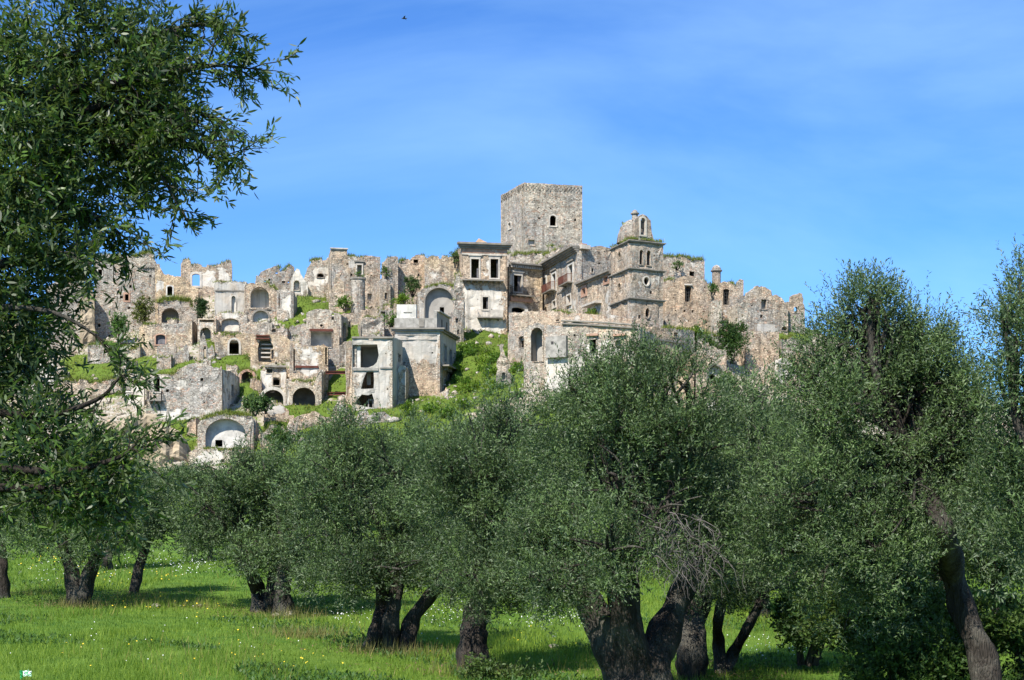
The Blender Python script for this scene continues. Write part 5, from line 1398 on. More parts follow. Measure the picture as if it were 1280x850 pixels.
GROVE = 'olive trees in the grove'
def olive(label, Y, stems, lobes, n_leaves, seed, group=GROVE, name='olive_tree', color=None, spiky=0, limbs=True, zr=.9, mat=None, gap=-.42, leaf=None, cat='tree', sl=None):
    rnd = random.Random(seed)
    bx, by = stems[0][0][:2]
    p = P(bx, by, Y)
    zg = float(ground_z(p.x, p.y))
    root = empty(name, (p.x, p.y, zg), label, cat, group)
    mb = MB(); ends = []
    for st in stems:
        pts, rad = [], []
        for i, (x, y, r) in enumerate(st):
            q = P(x, y, Y + (0 if i == 0 else rnd.uniform(-.25, .25) * i))
            pts.append(q); rad.append(r)
        pts[0].z = min(pts[0].z, zg); 
        pts = [pts[0] + Vector((0, 0, -.35))] + pts; rad = [rad[0] * 1.5] + rad
        sp, sr = smooth_path(pts, rad, 7)
        mb.tube(sp, sr, 14, rough=.34, flute=.13, seed=seed * .37 + len(ends))
        ends.append((sp[-1], sr[-1]))
    mb.build('trunk', M_BARK, root, smooth=True)
    L3 = []
    for l in lobes:
        x, y, rx, ry = l[:4]; dy = l[4] if len(l) > 4 else rnd.uniform(-.5, .5)
        c = P(x, y, Y + dy); k = Y / F
        L3.append((c.x, c.y, c.z, rx * k, (rx + ry) / 2 * k * zr, ry * k))
    if limbs:
        for l in L3:
            c = Vector(l[:3]); e, r0 = min(ends, key=lambda q: (q[0] - c).length)
            md = (e + c) / 2 + Vector((rnd.uniform(-.3, .3), rnd.uniform(-.3, .3), rnd.uniform(-.1, .35)))
            sp, sr = smooth_path([e - (md - e).normalized() * .1, md, c], [r0 * .62, r0 * .42, .035], 5)
            mb = MB(); mb.tube(sp, sr, 7, rough=.2, seed=seed)
            for q in range(7):
                d = Vector((rnd.gauss(0, 1), rnd.gauss(0, 1), rnd.gauss(.5, .8))).normalized()
                s = sp[rnd.randrange(4, len(sp))]
                t = c + Vector((d.x * l[3], d.y * l[4], d.z * l[5])) * rnd.uniform(.7, 1.0)
                m2 = (s + t) / 2 + Vector((rnd.uniform(-.2, .2), rnd.uniform(-.2, .2), rnd.uniform(0, .25)))
                a, b = smooth_path([s, m2, t], [.035, .024, .008], 3); mb.tube(a, b, 4)
            mb.build('limb', M_BARK, root, smooth=True)
    ll = leaf or max(.074, .0027 * Y)
    crown('crown', L3, ll, ll * .27, n_leaves, root, mat or M_OLIVE, seed, color=color, spiky=spiky, SL=sl or max(.30, .0085 * Y), gap=gap, pr=max(.27, .0095 * Y))
    return root

def shrub(label, px, py, rx, ry, Y, n, seed, color=(1, 1, 1), group=None, mat=None, leaf=.28, name='shrub', cat='shrub', on_ground=False):
    c = P(px, py, Y); k = Y / F
    r = random.Random(seed)
    if on_ground: c.z = float(ground_z(c.x, c.y)) + ry * k * .7
    root = empty(name, (c.x, c.y, c.z - ry * k), label, cat, group)
    lobes = []
    for i in range(5):
        lobes.append((c.x + r.uniform(-.5, .5) * rx * k, c.y + r.uniform(-.4, .3) * rx * k, c.z + r.uniform(-.45, .5) * ry * k, rx * k * r.uniform(.45, .7), rx * k * r.uniform(.4, .6), ry * k * r.uniform(.42, .62)))
    crown('foliage', lobes, leaf, leaf * .45, n, root, mat or M_SHRUB, seed, k=6, SL=leaf * 1.4, color=color, gap=-.35, gapf=2.5, pr=max(leaf * 1.3, .2))
    mb = MB()
    for i in range(4):
        b = Vector((c.x + r.uniform(-.2, .2), c.y, c.z - ry * k - .3)); l = lobes[i]
        mb.tube([b, (b + Vector(l[:3])) / 2 + Vector((r.uniform(-.2, .2), 0, 0)), Vector(l[:3])], [.09, .06, .02], 5)
    mb.build('stem', M_BARK, root)
    return root

# ------------------------------------------------------------------ olive grove
T = olive
T('wide olive with a forked trunk at the left of the meadow', 47, [[(96, 758, .33), (91, 722, .24), (83, 692, .21), (76, 660, .16)], [(101, 754, .27), (111, 718, .23), (123, 690, .2), (136, 655, .14)]],
  [(110, 648, 80, 44), (60, 630, 60, 50), (160, 640, 46, 44), (100, 600, 75, 45), (40, 670, 40, 28), (150, 590, 40, 40), (85, 676, 50, 22, -1.4), (140, 672, 40, 24, -1.2)], 38000, 11)
T('thin leaning olive just right of the forked trunk at the left', 51, [[(168, 739, .2), (174, 710, .17), (182, 683, .15), (186, 650, .1)]], [(180, 632, 36, 46), (192, 605, 26, 30), (164, 655, 26, 26), (200, 650, 18, 24)], 15000, 12)
T('slim pale trunked olive at the very left edge', 49, [[(7, 746, .2), (2, 715, .18), (3, 690, .15), (-6, 650, .1)]], [(-10, 650, 50, 40), (5, 600, 55, 45), (30, 640, 35, 40)], 14000, 13)
T('small distant olive behind the forked trunk', 63, [[(135, 717, .24), (133, 700, .22), (138, 680, .15)]], [(140, 668, 38, 26), (165, 660, 30, 24)], 8000, 14)
T('round grey green olive with a short double trunk left of centre', 46, [[(324, 764, .30), (322, 738, .24), (313, 714, .21), (298, 690, .16)], [(336, 763, .24), (340, 735, .20), (344, 710, .18), (352, 680, .14)]],
  [(300, 645, 70, 66), (255, 630, 40, 52), (330, 600, 66, 42), (345, 665, 45, 44), (285, 590, 40, 30), (325, 695, 50, 24, -1.3)], 54000, 15)
T('olive with a thick rotten base beside the double trunk', 44.5, [[(355, 764, .36), (352, 745, .28), (355, 722, .24), (363, 690, .2), (372, 665, .15)]], [(385, 655, 46, 60), (375, 600, 40, 50), (405, 610, 36, 60), (385, 705, 40, 34, -.8)], 30000, 16)
T('distant thin pale trunked olive behind the round grey green one', 67, [[(261, 718, .13), (262, 700, .11), (264, 680, .08)]], [(264, 666, 28, 24), (240, 670, 22, 18)], 6000, 17)
T('broad olive with three splayed stems near the middle', 34, [[(464, 814, .20), (470, 785, .17), (478, 757, .16), (474, 725, .12)], [(489, 812, .23), (488, 775, .19), (494, 748, .17), (498, 715, .14)], [(508, 808, .21), (515, 778, .18), (532, 752, .15), (556, 725, .11)]],
  [(432, 605, 72, 72), (500, 590, 76, 60), (405, 660, 46, 62), (470, 680, 78, 58), (528, 650, 50, 66), (425, 550, 42, 28), (500, 700, 60, 34), (440, 715, 50, 34, -1.2), (500, 712, 50, 24, -1.5), (560, 700, 40, 40, -.6)], 86000, 18)
T('dense olive with a single thick trunk right of the splayed stems', 30, [[(588, 842, .36), (590, 805, .30), (596, 770, .27), (608, 735, .22), (612, 690, .16)]],
  [(600, 570, 70, 66), (655, 525, 62, 46), (590, 650, 72, 78), (655, 650, 66, 88), (620, 720, 60, 42), (565, 600, 38, 50), (590, 735, 50, 30, -1.4), (660, 735, 50, 36, -.8)], 88000, 19)
big = T('largest olive with a massive V shaped trunk in front', 24, [[(788, 925, .56), (786, 870, .42), (764, 800, .31), (734, 745, .23), (716, 690, .17)], [(804, 920, .5), (810, 855, .38), (828, 798, .28), (848, 748, .2), (872, 690, .14)], [(797, 900, .4), (796, 835, .36), (782, 760, .26), (780, 690, .17)]],
  [(740, 545, 86, 78), (830, 510, 80, 58), (785, 470, 56, 34), (720, 640, 80, 82), (868, 595, 66, 76), (800, 612, 86, 76), (860, 478, 36, 32), (675, 690, 42, 46), (735, 480, 40, 30), (700, 715, 50, 30), (760, 690, 60, 44, -1.6), (690, 740, 40, 26, -1.0), (820, 660, 60, 44, -1.3), (880, 690, 40, 50, .3), (770, 595, 60, 64, -1.2), (835, 560, 55, 56, -1.1), (785, 520, 60, 50, -.8), (845, 630, 50, 40, -1.0)], 120000, 20, spiky=160)
T('upright trunk olive directly behind the massive V shaped one', 29, [[(864, 850, .33), (863, 810, .28), (868, 775, .26), (884, 730, .2)]], [(905, 645, 66, 76), (950, 570, 56, 66), (940, 505, 46, 36), (900, 560, 40, 40), (905, 725, 56, 36, -.9)], 56000, 21, spiky=60)
T('small olive with two pale crossing stems right of the upright trunk', 29.6, [[(902, 845, .15), (898, 805, .12), (898, 775, .11), (905, 740, .08)], [(906, 842, .14), (918, 814, .12), (932, 790, .1), (950, 755, .07)]], [(945, 690, 56, 60), (985, 730, 46, 46), (920, 720, 36, 36), (990, 640, 40, 50)], 34000, 22)
T('tall pointed olive with a leaning trunk at the right', 23, [[(1243, 880, .26), (1228, 822, .21), (1206, 768, .195), (1191, 715, .19), (1178, 660, .16), (1150, 600, .15)]],
  [(1088, 430, 56, 70), (1150, 490, 76, 74), (1052, 505, 66, 76), (1012, 590, 70, 84), (1100, 590, 92, 92), (1185, 570, 56, 86), (1000, 690, 52, 62), (1208, 505, 26, 40), (1130, 690, 50, 40, .8), (1086, 384, 20, 24), (1060, 400, 26, 32), (1128, 420, 30, 34), (1088, 390, 36, 40), (1090, 470, 70, 60), (1030, 640, 60, 60, -.8), (1090, 690, 70, 50, -.8), (1140, 640, 46, 46, -.6), (960, 660, 40, 60), (1228, 610, 34, 50), (1050, 745, 66, 44), (1110, 740, 50, 40, .3), (1087, 388, 24, 26), (1088, 405, 40, 46), (1085, 440, 56, 56), (1135, 450, 50, 50), (1045, 450, 44, 50), (1180, 478, 44, 44), (1020, 490, 50, 50), (1150, 440, 40, 40), (1205, 520, 40, 50)], 128000, 23, spiky=330)
T('olive leaning in from the right edge', 19.5, [[(1345, 930, .3), (1340, 830, .26), (1325, 720, .2), (1310, 620, .14)]],
  [(1283, 375, 34, 46), (1292, 460, 46, 66), (1292, 560, 48, 76), (1282, 670, 48, 70), (1380, 500, 70, 120), (1270, 420, 20, 50), (1262, 600, 36, 60)], 52000, 24, spiky=90)
shrub('yellow green undergrowth bush between the stems below the pointed olive', 1120, 765, 110, 90, 27, 26000, 31, (1.0, .95, .7), 'bushes under the olives', leaf=.11)
shrub('dark low thicket under the leaning trunk on the right', 1170, 845, 110, 66, 24.5, 20000, 32, (.7, .8, .6), 'bushes under the olives', leaf=.10)
shrub('low weedy bush at the foot of the single thick trunk', 610, 850, 46, 22, 28.6, 3500, 33, (.9, .9, .8), 'bushes under the olives', leaf=.09)
shrub('sprawling bush at the right edge beside the leaning trunk', 1275, 800, 60, 60, 24, 8000, 34, (.85, .9, .7), 'bushes under the olives', leaf=.1)
shrub('tangled dark bush between the olives right of the crossing stems', 1010, 770, 60, 44, 30, 8000, 35, (.7, .8, .65), 'bushes under the olives', leaf=.11)
# belt of olives behind, up to the foot of the hill
belt = [(560, 90, 545, 640, 52), (700, 60, 560, 650, 60), (640, 75, 520, 640, 66), (950, 70, 500, 620, 42), (870, 60, 540, 640, 56), (1000, 60, 520, 640, 56), (1180, 70, 560, 660, 48), (780, 80, 560, 640, 70),
        (520, 60, 555, 640, 74), (455, 60, 560, 640, 84), (380, 60, 575, 645, 92), (310, 56, 582, 648, 98), (250, 52, 590, 650, 104), (200, 56, 600, 655, 96), (420, 56, 560, 630, 108), (500, 56, 545, 620, 112),
        (590, 60, 535, 610, 112), (670, 60, 540, 620, 104), (740, 66, 525, 610, 108), (820, 64, 535, 610, 100), (910, 64, 520, 605, 108), (990, 60, 510, 600, 106), (1060, 64, 535, 620, 96), (1140, 66, 550, 630, 104),
        (1230, 70, 560, 640, 96), (1070, 84, 590, 740, 37), (1170, 76, 610, 745, 39), (1250, 60, 600, 730, 36), (1010, 60, 600, 730, 41), (60, 70, 610, 660, 100), (130, 60, 605, 655, 108), (0, 70, 600, 665, 92), (1290, 60, 560, 650, 70), (1120, 60, 600, 680, 62)]
LANDMARK = [(-10, 'left edge of the picture'), (60, 'whitewashed wall among the leaves'), (130, 'rubble terrace wall'), (172, 'narrow white house'), (232, 'long gabled house'), (282, 'cave house'), (342, 'round vault'), (382, 'wide cave arch'), (432, 'rusty steel beams'), (466, 'torn concrete house'), (525, 'big grey house'), (604, 'palace'),
            (668, 'tall arched niche'), (697, 'concrete bay with a vent'), (752, 'low building with the cornice pipe'), (808, 'bell tower'), (861, 'broad chapel front'), (912, 'big hanging bush'), (952, 'brick bastion'), (995, 'rightmost wall stub'), (1065, 'pointed olive top'), (1130, 'leaning trunk olive'), (1185, 'leaning trunk'), (1280, 'right edge of the picture')]
seen_lab = {}
protos = []
for i, (px, w, yt, yb, Y) in enumerate(belt):
    p = P(px, yb, Y); k = Y / F
    zg = float(ground_z(p.x, p.y)); zt = ZC + (HY - yt) * k
    lm = min(LANDMARK, key=lambda q: abs(q[0] - px))[1]
    seen_lab.setdefault(lm, []).append(Y)
    side_w = 'below' if abs(min(LANDMARK, key=lambda q: abs(q[0] - px))[0] - px) < 12 else ('just left below' if px < min(LANDMARK, key=lambda q: abs(q[0] - px))[0] else 'just right below')
    lab = '%s background olive %s the %s' % ('near dark' if Y < 50 else ('mid distance' if Y < 86 else 'small far'), side_w, lm)
    if len(protos) < 5:
        rr = random.Random(50 + i)
        Wm, Hm = 2.6, 4.2
        root = empty('olive_tree', (0, 0, 0), lab, 'tree', 'olives at the foot of the hill')
        mb = MB(); sp, sr = smooth_path([(0, 0, -.4), (.1, 0, .6), (-.1, .1, 1.4), (.1, 0, 2.2)], [.34, .26, .2, .12], 4); mb.tube(sp, sr, 8, rough=.25, flute=.08)
        for q in range(4):
            a = rr.uniform(0, 6.28); sp, sr = smooth_path([(-.1, .1, 1.3), (math.cos(a) * .8, math.sin(a) * .8, 2.2), (math.cos(a) * 1.5, math.sin(a) * 1.5, 3.0)], [.13, .09, .03], 4); mb.tube(sp, sr, 5)
        mb.build('trunk', M_BARK, root, smooth=True)
        lob = []
        for q in range(8):
            a = q / 8 * 6.28 + rr.uniform(-.3, .3); d = rr.uniform(.6, 1.5)
            lob.append((math.cos(a) * d, math.sin(a) * d, rr.uniform(1.9, 3.2), rr.uniform(.8, 1.2), rr.uniform(.8, 1.2), rr.uniform(.8, 1.15)))
        lob.append((0, 0, 3.3, 1.2, 1.2, 1.0))
        crown('crown', lob, .2, .058, 14500, root, M_OLIVE, 60 + i, SL=.6)
        protos.append(root)
        o = root
    else:
        src = protos[i % 5]
        o = src.copy(); COL.objects.link(o); o['label'] = lab
        for ch in src.children:
            c = ch.copy(); COL.objects.link(c); c.parent = o
    s = max(.7, (zt - zg) / 4.3)
    o.location = (p.x, p.y, zg)
    o.scale = (max(.8, w * k / 2.5) , max(.8, w * k / 2.5), s)
    o.rotation_euler = (0, 0, i * 1.9)
    o.color = (1, 1, 1, 1)

# dead drooping twigs on the big olive
rnd = random.Random(77)
mb = MB()
for i in range(260):
    x = rnd.gauss(845, 34); y = rnd.uniform(640, 715); Yq = 23.1 + rnd.uniform(-.9, .5)
    p = P(x, y, Yq); pts = [p]; d = Vector((rnd.uniform(-.6, .6), rnd.uniform(-.3, .3), rnd.uniform(-.4, .2)))
    for j in range(7):
        d = (d + Vector((rnd.gauss(0, .35), rnd.gauss(0, .2), -.22))).normalized(); p = p + d * rnd.uniform(.05, .12); pts.append(p)
    mb.tube(pts, [.0075 - .0008 * j for j in range(8)], 3, cap=False)
tw = mb.build('dead_twigs', M_TWIG, big); tag(tw, kind='stuff')

# the near tree whose branches reach in from the left
near = empty('olive_tree', (-5.0, 7.2, float(ground_z(-5.0, 7.2))), 'close olive branches with glossy dark leaves reaching in from the left', 'tree', GROVE)
YN = 7.0
mb = MB()
zg = near.location.z
sp, sr = smooth_path([(-5.0, 7.2, zg - .3), (-4.9, 7.2, zg + .8), (-4.6, 7.1, zg + 1.6), (-4.1, 7.0, 4.3)], [.5, .4, .33, .22], 6); mb.tube(sp, sr, 14, rough=.25, flute=.1)
mb.build('trunk', M_BARK, near, smooth=True)
r = np.random.default_rng(5)
SP, SA, SLN = [], [], []
def spray(pts, r0, nsub, lens, name='branch', rr=random.Random(9), hang=-.25, shoots=3):
    P3 = [P(x * (.84 if y < 310 and x > 0 else 1.0), y, Y) for x, y, Y in pts]
    sp, sr = smooth_path(P3, list(np.linspace(r0, .004, len(P3))), 6)
    mb = MB(); mb.tube(sp, sr, 5)
    n = len(sp)
    for i in range(nsub):
        a = rr.randrange(1, n); s = sp[a]; t = (sp[min(a + 1, n - 1)] - sp[a - 1]).normalized()
        d = (t * rr.uniform(.3, 1) + Vector((rr.gauss(0, .6), rr.gauss(0, .6), rr.gauss(hang * .3, .6)))).normalized()
        L = rr.uniform(*lens); q = [s]; p = s
        for j in range(4):
            d = (d + Vector((rr.gauss(0, .2), rr.gauss(0, .2), rr.gauss(hang * .4, .15)))).normalized(); p = p + d * L / 4; q.append(p)
        mb.tube(q, [.004, .0035, .003, .0025, .002], 3, cap=False)
        for j in range(shoots):
            b = q[rr.randrange(1, 4)] if j else q[0]
            dd = (d + Vector((rr.gauss(0, .5), rr.gauss(0, .5), rr.gauss(0, .5)))).normalized() if j else (q[-1] - q[0]).normalized()
            SP.append(tuple(b)); SA.append(tuple(dd)); SLN.append(L * (.6 if j else 1.0))
    return mb.build(name, M_BARK, near, smooth=True)
big_b = [[(-750, 300, 7.1), (-400, 250, 7.1), (-150, 190, 7.1), (60, 150, 7.0), (180, 128, 7.0), (250, 132, 7.0), (320, 150, 6.95), (362, 178, 6.9)],
         [(-400, 150, 7.2), (-100, 120, 7.2), (100, 70, 7.2), (220, 45, 7.1), (300, 30, 7.1), (345, 45, 7.0)],
         [(-100, 120, 6.9), (120, 110, 7.0), (230, 95, 7.0), (310, 82, 7.0), (372, 86, 7.0)],
         [(-100, 200, 7.0), (80, 180, 7.0), (180, 180, 7.0), (235, 215, 7.0), (268, 262, 7.0)],
         [(60, 150, 7.1), (190, 160, 7.1), (270, 180, 7.0), (330, 200, 7.0)],
         [(-100, 250, 7.0), (60, 250, 7.0), (140, 270, 6.9), (190, 300, 6.9)],
         [(-400, 420, 6.6), (-150, 400, 6.6), (-20, 385, 6.5), (70, 392, 6.5), (135, 430, 6.5)],
         [(-400, 470, 6.4), (-100, 500, 6.4), (40, 520, 6.4), (120, 500, 6.4), (150, 470, 6.4)],
         [(-300, 560, 6.3), (-50, 580, 6.3), (70, 590, 6.3), (140, 575, 6.3), (165, 560, 6.3)],
         [(-300, 600, 6.3), (0, 610, 6.3), (70, 610, 6.3), (120, 625, 6.3)],
         [(-200, 350, 6.6), (0, 330, 6.6), (70, 320, 6.6), (115, 330, 6.6)]]
ns = [72, 62, 58, 62, 44, 44, 20, 20, 30, 40, 26]
for pts, n in zip(big_b, ns): spray(pts, .03, n, (.10, .30))
q = shoot_leaves(np.array(SP), np.array(SA), np.array(SLN), 14, .049, .0118, r, None, upb=.3, spread=.85)
tone = np.clip(r.normal(.45, .25, len(q[0])), 0, 1)
leaves_obj('spray_foliage', q[0], q[1], q[2], q[3], q[4], tone, M_NEAR, near, bend=.3, lance=True)
def npx(l):
    c = P(l[0], l[1], l[4]); k = l[4] / F
    return (c.x, c.y, c.z, l[2] * k, l[5] if len(l) > 5 else .45, l[3] * k)
dense = [(60, 70, 115, 90, 7.1), (140, 70, 66, 76, 7.2), (50, 190, 112, 76, 7.0), (135, 180, 56, 66, 7.0), (180, 130, 34, 56, 7.1), (40, 265, 74, 56, 6.9), (5, 340, 66, 60, 6.7), (-15, 430, 46, 66, 6.6),
         (-10, 520, 66, 76, 6.4), (80, 590, 40, 44, 6.4), (45, 612, 70, 32, 6.3), (60, 540, 24, 28, 6.5), (110, 610, 24, 22, 6.4)]
crown('crown', [npx(l) for l in dense], .051, .0122, 52000, near, M_NEAR, 91, lance=True, pr=.10, k=9, SL=.17, up=.1, gap=-.30, shell=.5, gapf=5.0)
off = [(-290, 100, 220, 250, 7.1, 1.0), (-320, 450, 230, 200, 6.8, 1.0), (0, -240, 260, 160, 7.0, .9), (-250, -300, 300, 220, 6.6, 1.2), (-600, 0, 300, 300, 7.0, 1.3), (-60, 260, 160, 240, 6.0, .25), (40, 20, 150, 160, 6.3, .3)]
crown('outer_crown', [npx(l) for l in off[:5]], .12, .034, 8000, near, M_NEAR, 92, pr=.3, k=9, SL=.3, up=.1, gap=-.25)

# ------------------------------------------------------------------ plants on the hill
shrub('olive brown shrub growing against the large rubble house wall', 182, 389, 13, 17, 183, 1800, 101, (1.1, .85, .55), 'shrubs on the ruins', leaf=.3)
shrub('dark blue green ivy bush beside the plastered front', 252, 383, 9, 14, 179.5, 2000, 102, (.45, .55, .6), 'shrubs on the ruins', leaf=.25)
shrub('grey green shrub high on the wall left of the great vault', 516, 357, 10.5, 12, 184, 1700, 103, (.75, .8, .85), 'shrubs on the ruins', leaf=.25)
shrub('big dark green bush hanging over the wall below the chapels', 914, 424, 20, 28, 163, 6500, 104, (.62, .75, .6), 'shrubs on the ruins', leaf=.26)
shrub('bright yellow green creeper on the retaining wall', 868, 424, 8, 15, 162.3, 1500, 105, (1.3, 1.4, .6), 'shrubs on the ruins', leaf=.26)
shrub('small bright creeper between wall and big bush', 884, 428, 7, 11, 162, 1000, 106, (1.15, 1.25, .6), 'shrubs on the ruins', leaf=.26)
shrub('pale prickly bush at the corner of the long gabled house', 318, 507, 13, 10, 152, 1500, 107, (1.1, 1.15, 1.3), 'shrubs on the ruins', leaf=.3)
shrub('dark prickly bush beside the pale one at the gabled house', 331, 505, 6, 9, 152, 900, 108, (.6, .75, .85), 'shrubs on the ruins', leaf=.3)
shrub('green shrub rising below the cave house', 352, 556, 20, 20, 140, 3000, 109, (.9, 1.0, .8), 'shrubs on the ruins', leaf=.26)
shrub('green tree top under the bush near the chapels', 900, 478, 18, 12, 155, 2200, 110, (.8, .95, .7), 'shrubs on the ruins', leaf=.26)
shrub('pale shrub on the slope under the collapsed mound', 400, 548, 26, 14, 140, 2500, 111, (1.1, 1.1, 1.0), 'shrubs on the ruins', leaf=.26)
shrub('prickly pear clump on the rubble below the large house wall', 150, 408, 12, 12, 180, 900, 112, (.9, 1.1, .9), 'shrubs on the ruins', leaf=.4)
shrub('weeds hanging in the sky gap beside the thin pillar', 482, 340, 4, 8, 186, 500, 113, (.9, 1.0, .7), 'shrubs on the ruins', leaf=.24)
shrub('grey weeds on the corner left of the palace', 570, 322, 5, 10, 186, 700, 114, (.9, .95, .8), 'shrubs on the ruins', leaf=.24)
shrub('green weeds at the window of the highest left hand ruin', 449, 345, 3.5, 4, 183.5, 250, 115, (1.0, 1.1, .7), 'shrubs on the ruins', leaf=.24)
shrub('green weeds on the flat ledge by the church portal', 738, 394, 6, 4, 168, 450, 116, (.9, 1.2, .6), 'shrubs on the ruins', leaf=.24)
shrub('dark weeds on the apse wall', 847, 331, 5, 4, 181.5, 350, 117, (.8, .9, .6), 'shrubs on the ruins', leaf=.24)
shrub('bushy weeds in the notch between the two chapel gables', 891, 360, 4, 6, 171, 450, 118, (.8, .95, .6), 'shrubs on the ruins', leaf=.24)
rs = random.Random(21)
n = 0
for i in range(46):
    px = rs.uniform(572, 655); py = rs.uniform(432, 498)
    if py < 430 + abs(px - 600) * .15: continue
    # find the depth where the slope meets this line of sight
    for Yq in np.arange(146, 182, 1.0):
        p = P(px, py, Yq)
        if float(ground_z(p.x, p.y)) >= p.z: break
    q_ = rs.choice((0, 1, 2))
    shrub(('bright yellow', 'fresh green', 'darker green')[q_] + ' spurge mound on the steep slope right of the grey house', px, py, rs.uniform(4, 9), rs.uniform(3, 5.5), Yq - .3, 420, 200 + i, ((1.5, 1.55, .45), (1.25, 1.45, .5), (.9, 1.15, .5))[q_], 'spurge mounds on the green slope', leaf=.26, name='spurge')
    n += 1
for i, (px, py, Yq, l) in enumerate(((512, 511, 152, 'yellow spurge mound in front of the annex'), (540, 512, 152, 'bright spurge mound before the brick lower storey'), (560, 518, 150, 'green spurge mound at the grey house corner'), (580, 505, 152, 'tall spurge mound right of the grey house corner'), (430, 380, 181, 'rounded green mound below the leaning buttress'), (489, 400, 172.5, 'green mound in the little arched ruin'), (503, 377, 183, 'bright mound at the foot of the skyline wall'))):
    shrub(l, px, py, 11, 6, Yq, 900, 260 + i, ((1.45, 1.5, .5), (1.3, 1.45, .5), (1.0, 1.2, .55))[i % 3], 'spurge mounds by the houses', leaf=.26, name='spurge')

def pick(cond, n, r):
    idx = np.nonzero(cond)[0]
    return r.choice(idx, n) if len(idx) else idx
r = np.random.default_rng(31)
vis = (np.abs(HCO[:, 0]) < .42 * HCO[:, 1]) & (HCO[:, 1] < 200)
i = pick(vis & (HGR > .75), 90000, r)
pos = HCO[i] + np.stack([r.uniform(-.4, .4, len(i)), r.uniform(-.4, .4, len(i)), np.full(len(i), -.08)], 1)
g = wave3(pos, .5, 41)
blades_obj('hill_grass', pos, r.uniform(.14, .42, len(i)) * (1 + .6 * g), r.uniform(.07, .16, len(i)), np.clip(.6 + .6 * g + .5 * wave3(pos, 1.7, 42) + r.normal(0, .2, len(i)), 0, 1), M_BLADE, color=(1.0, .76, 1.15), r=r)
i = pick(vis & (HGR < .75), 16000, r)
pos = HCO[i] + np.stack([r.uniform(-.4, .4, len(i)), r.uniform(-.4, .4, len(i)), np.full(len(i), -.08)], 1)
blades_obj('hill_weeds', pos, r.uniform(.2, .6, len(i)), r.uniform(.10, .2, len(i)), np.clip(r.normal(.4, .3, len(i)), 0, 1), M_BLADE, color=(1.15, .9, 1.3), r=r)
# scrub between the houses
i = pick(vis & (HCO[:, 1] > 142), 1500, r)
c_ = HCO[i] + np.stack([r.uniform(-.4, .4, len(i)), r.uniform(-.4, .4, len(i)), np.full(len(i), .1)], 1)
m_ = 22
b_ = np.repeat(c_, m_, 0) + r.normal(0, 1, (len(c_) * m_, 3)) * np.repeat(r.uniform(.12, .4, len(c_)), m_)[:, None] * np.array([1, 1, .7])
d_ = norm(b_ - np.repeat(c_, m_, 0) + np.array([0, 0, .2]) + .1 * rand_dir(len(b_), r)); n_ = norm(rand_dir(len(b_), r) + np.array([0, -.3, .8])); n_ = norm(n_ - d_ * (n_ * d_).sum(1, keepdims=True))
o = leaves_obj('scrub', b_, d_, n_, r.uniform(.14, .3, len(b_)), r.uniform(.07, .13, len(b_)), np.clip(np.repeat(r.normal(.45, .35, len(c_)), m_) + r.normal(0, .15, len(b_)), 0, 1), M_SHRUB); tag(o, kind='stuff')
# rubble
i2 = pick(vis & (HGR > .75) & (HCO[:, 1] > 144), 350, r)
i = pick(vis & (HGR < .75) & (HCO[:, 1] > 144), 4300, r); i = np.concatenate([i, i2])
ico = np.array([(0, 0, 1), (.89, 0, .45), (.28, .85, .45), (-.72, .53, .45), (-.72, -.53, .45), (.28, -.85, .45), (.72, .53, -.45), (-.28, .85, -.45), (-.89, 0, -.45), (-.28, -.85, -.45), (.72, -.53, -.45), (0, 0, -1)])
icf = np.array([(0, 1, 2), (0, 2, 3), (0, 3, 4), (0, 4, 5), (0, 5, 1), (1, 6, 2), (2, 7, 3), (3, 8, 4), (4, 9, 5), (5, 10, 1), (2, 6, 7), (3, 7, 8), (4, 8, 9), (5, 9, 10), (1, 10, 6), (6, 11, 7), (7, 11, 8), (8, 11, 9), (9, 11, 10), (10, 11, 6)])
def rocks(name, pos, size, mat, r, color=None):
    n = len(pos)
    v = ico[None] * (1 + r.normal(0, .3, (n, 12, 1))) * size[:, None, None] * r.uniform(.6, 1.4, (n, 1, 3)) + pos[:, None, :]
    fcs = (icf[None] + (np.arange(n) * 12)[:, None, None]).reshape(-1, 3)
    me = bpy.data.meshes.new(name); fast_mesh(me, v.reshape(-1, 3), fcs)
    me.materials.append(mat); o = bpy.data.objects.new(name, me); link(o)
    if color: o.color = color
    return tag(o, kind='stuff')
pos = HCO[i] + np.stack([r.uniform(-.4, .4, len(i)), r.uniform(-.4, .4, len(i)), np.zeros(len(i))], 1)
rb = rocks('rubble', pos, np.minimum(r.gamma(1.6, .085, len(i)) + .05, .5), M_STONE, r, (.40, .345, .275, .3))
for (root, pts, hgt) in TUFT:
    if not pts: continue
    pos = np.array(pts); n = len(pos)
    pos = np.repeat(pos, 6, 0) + r.normal(0, .16, (n * 6, 3)) * np.array([1, 1, .2])
    k = len(pos)
    root_o = blades_obj('wall_grass', pos, np.abs(r.normal(hgt * .42, hgt * .18, k)) + .06, r.uniform(.05, .12, k), np.clip(r.normal(.4, .3, k), 0, 1), M_BLADE, root, (1.25, .92, 1.6), r, lean=.5)

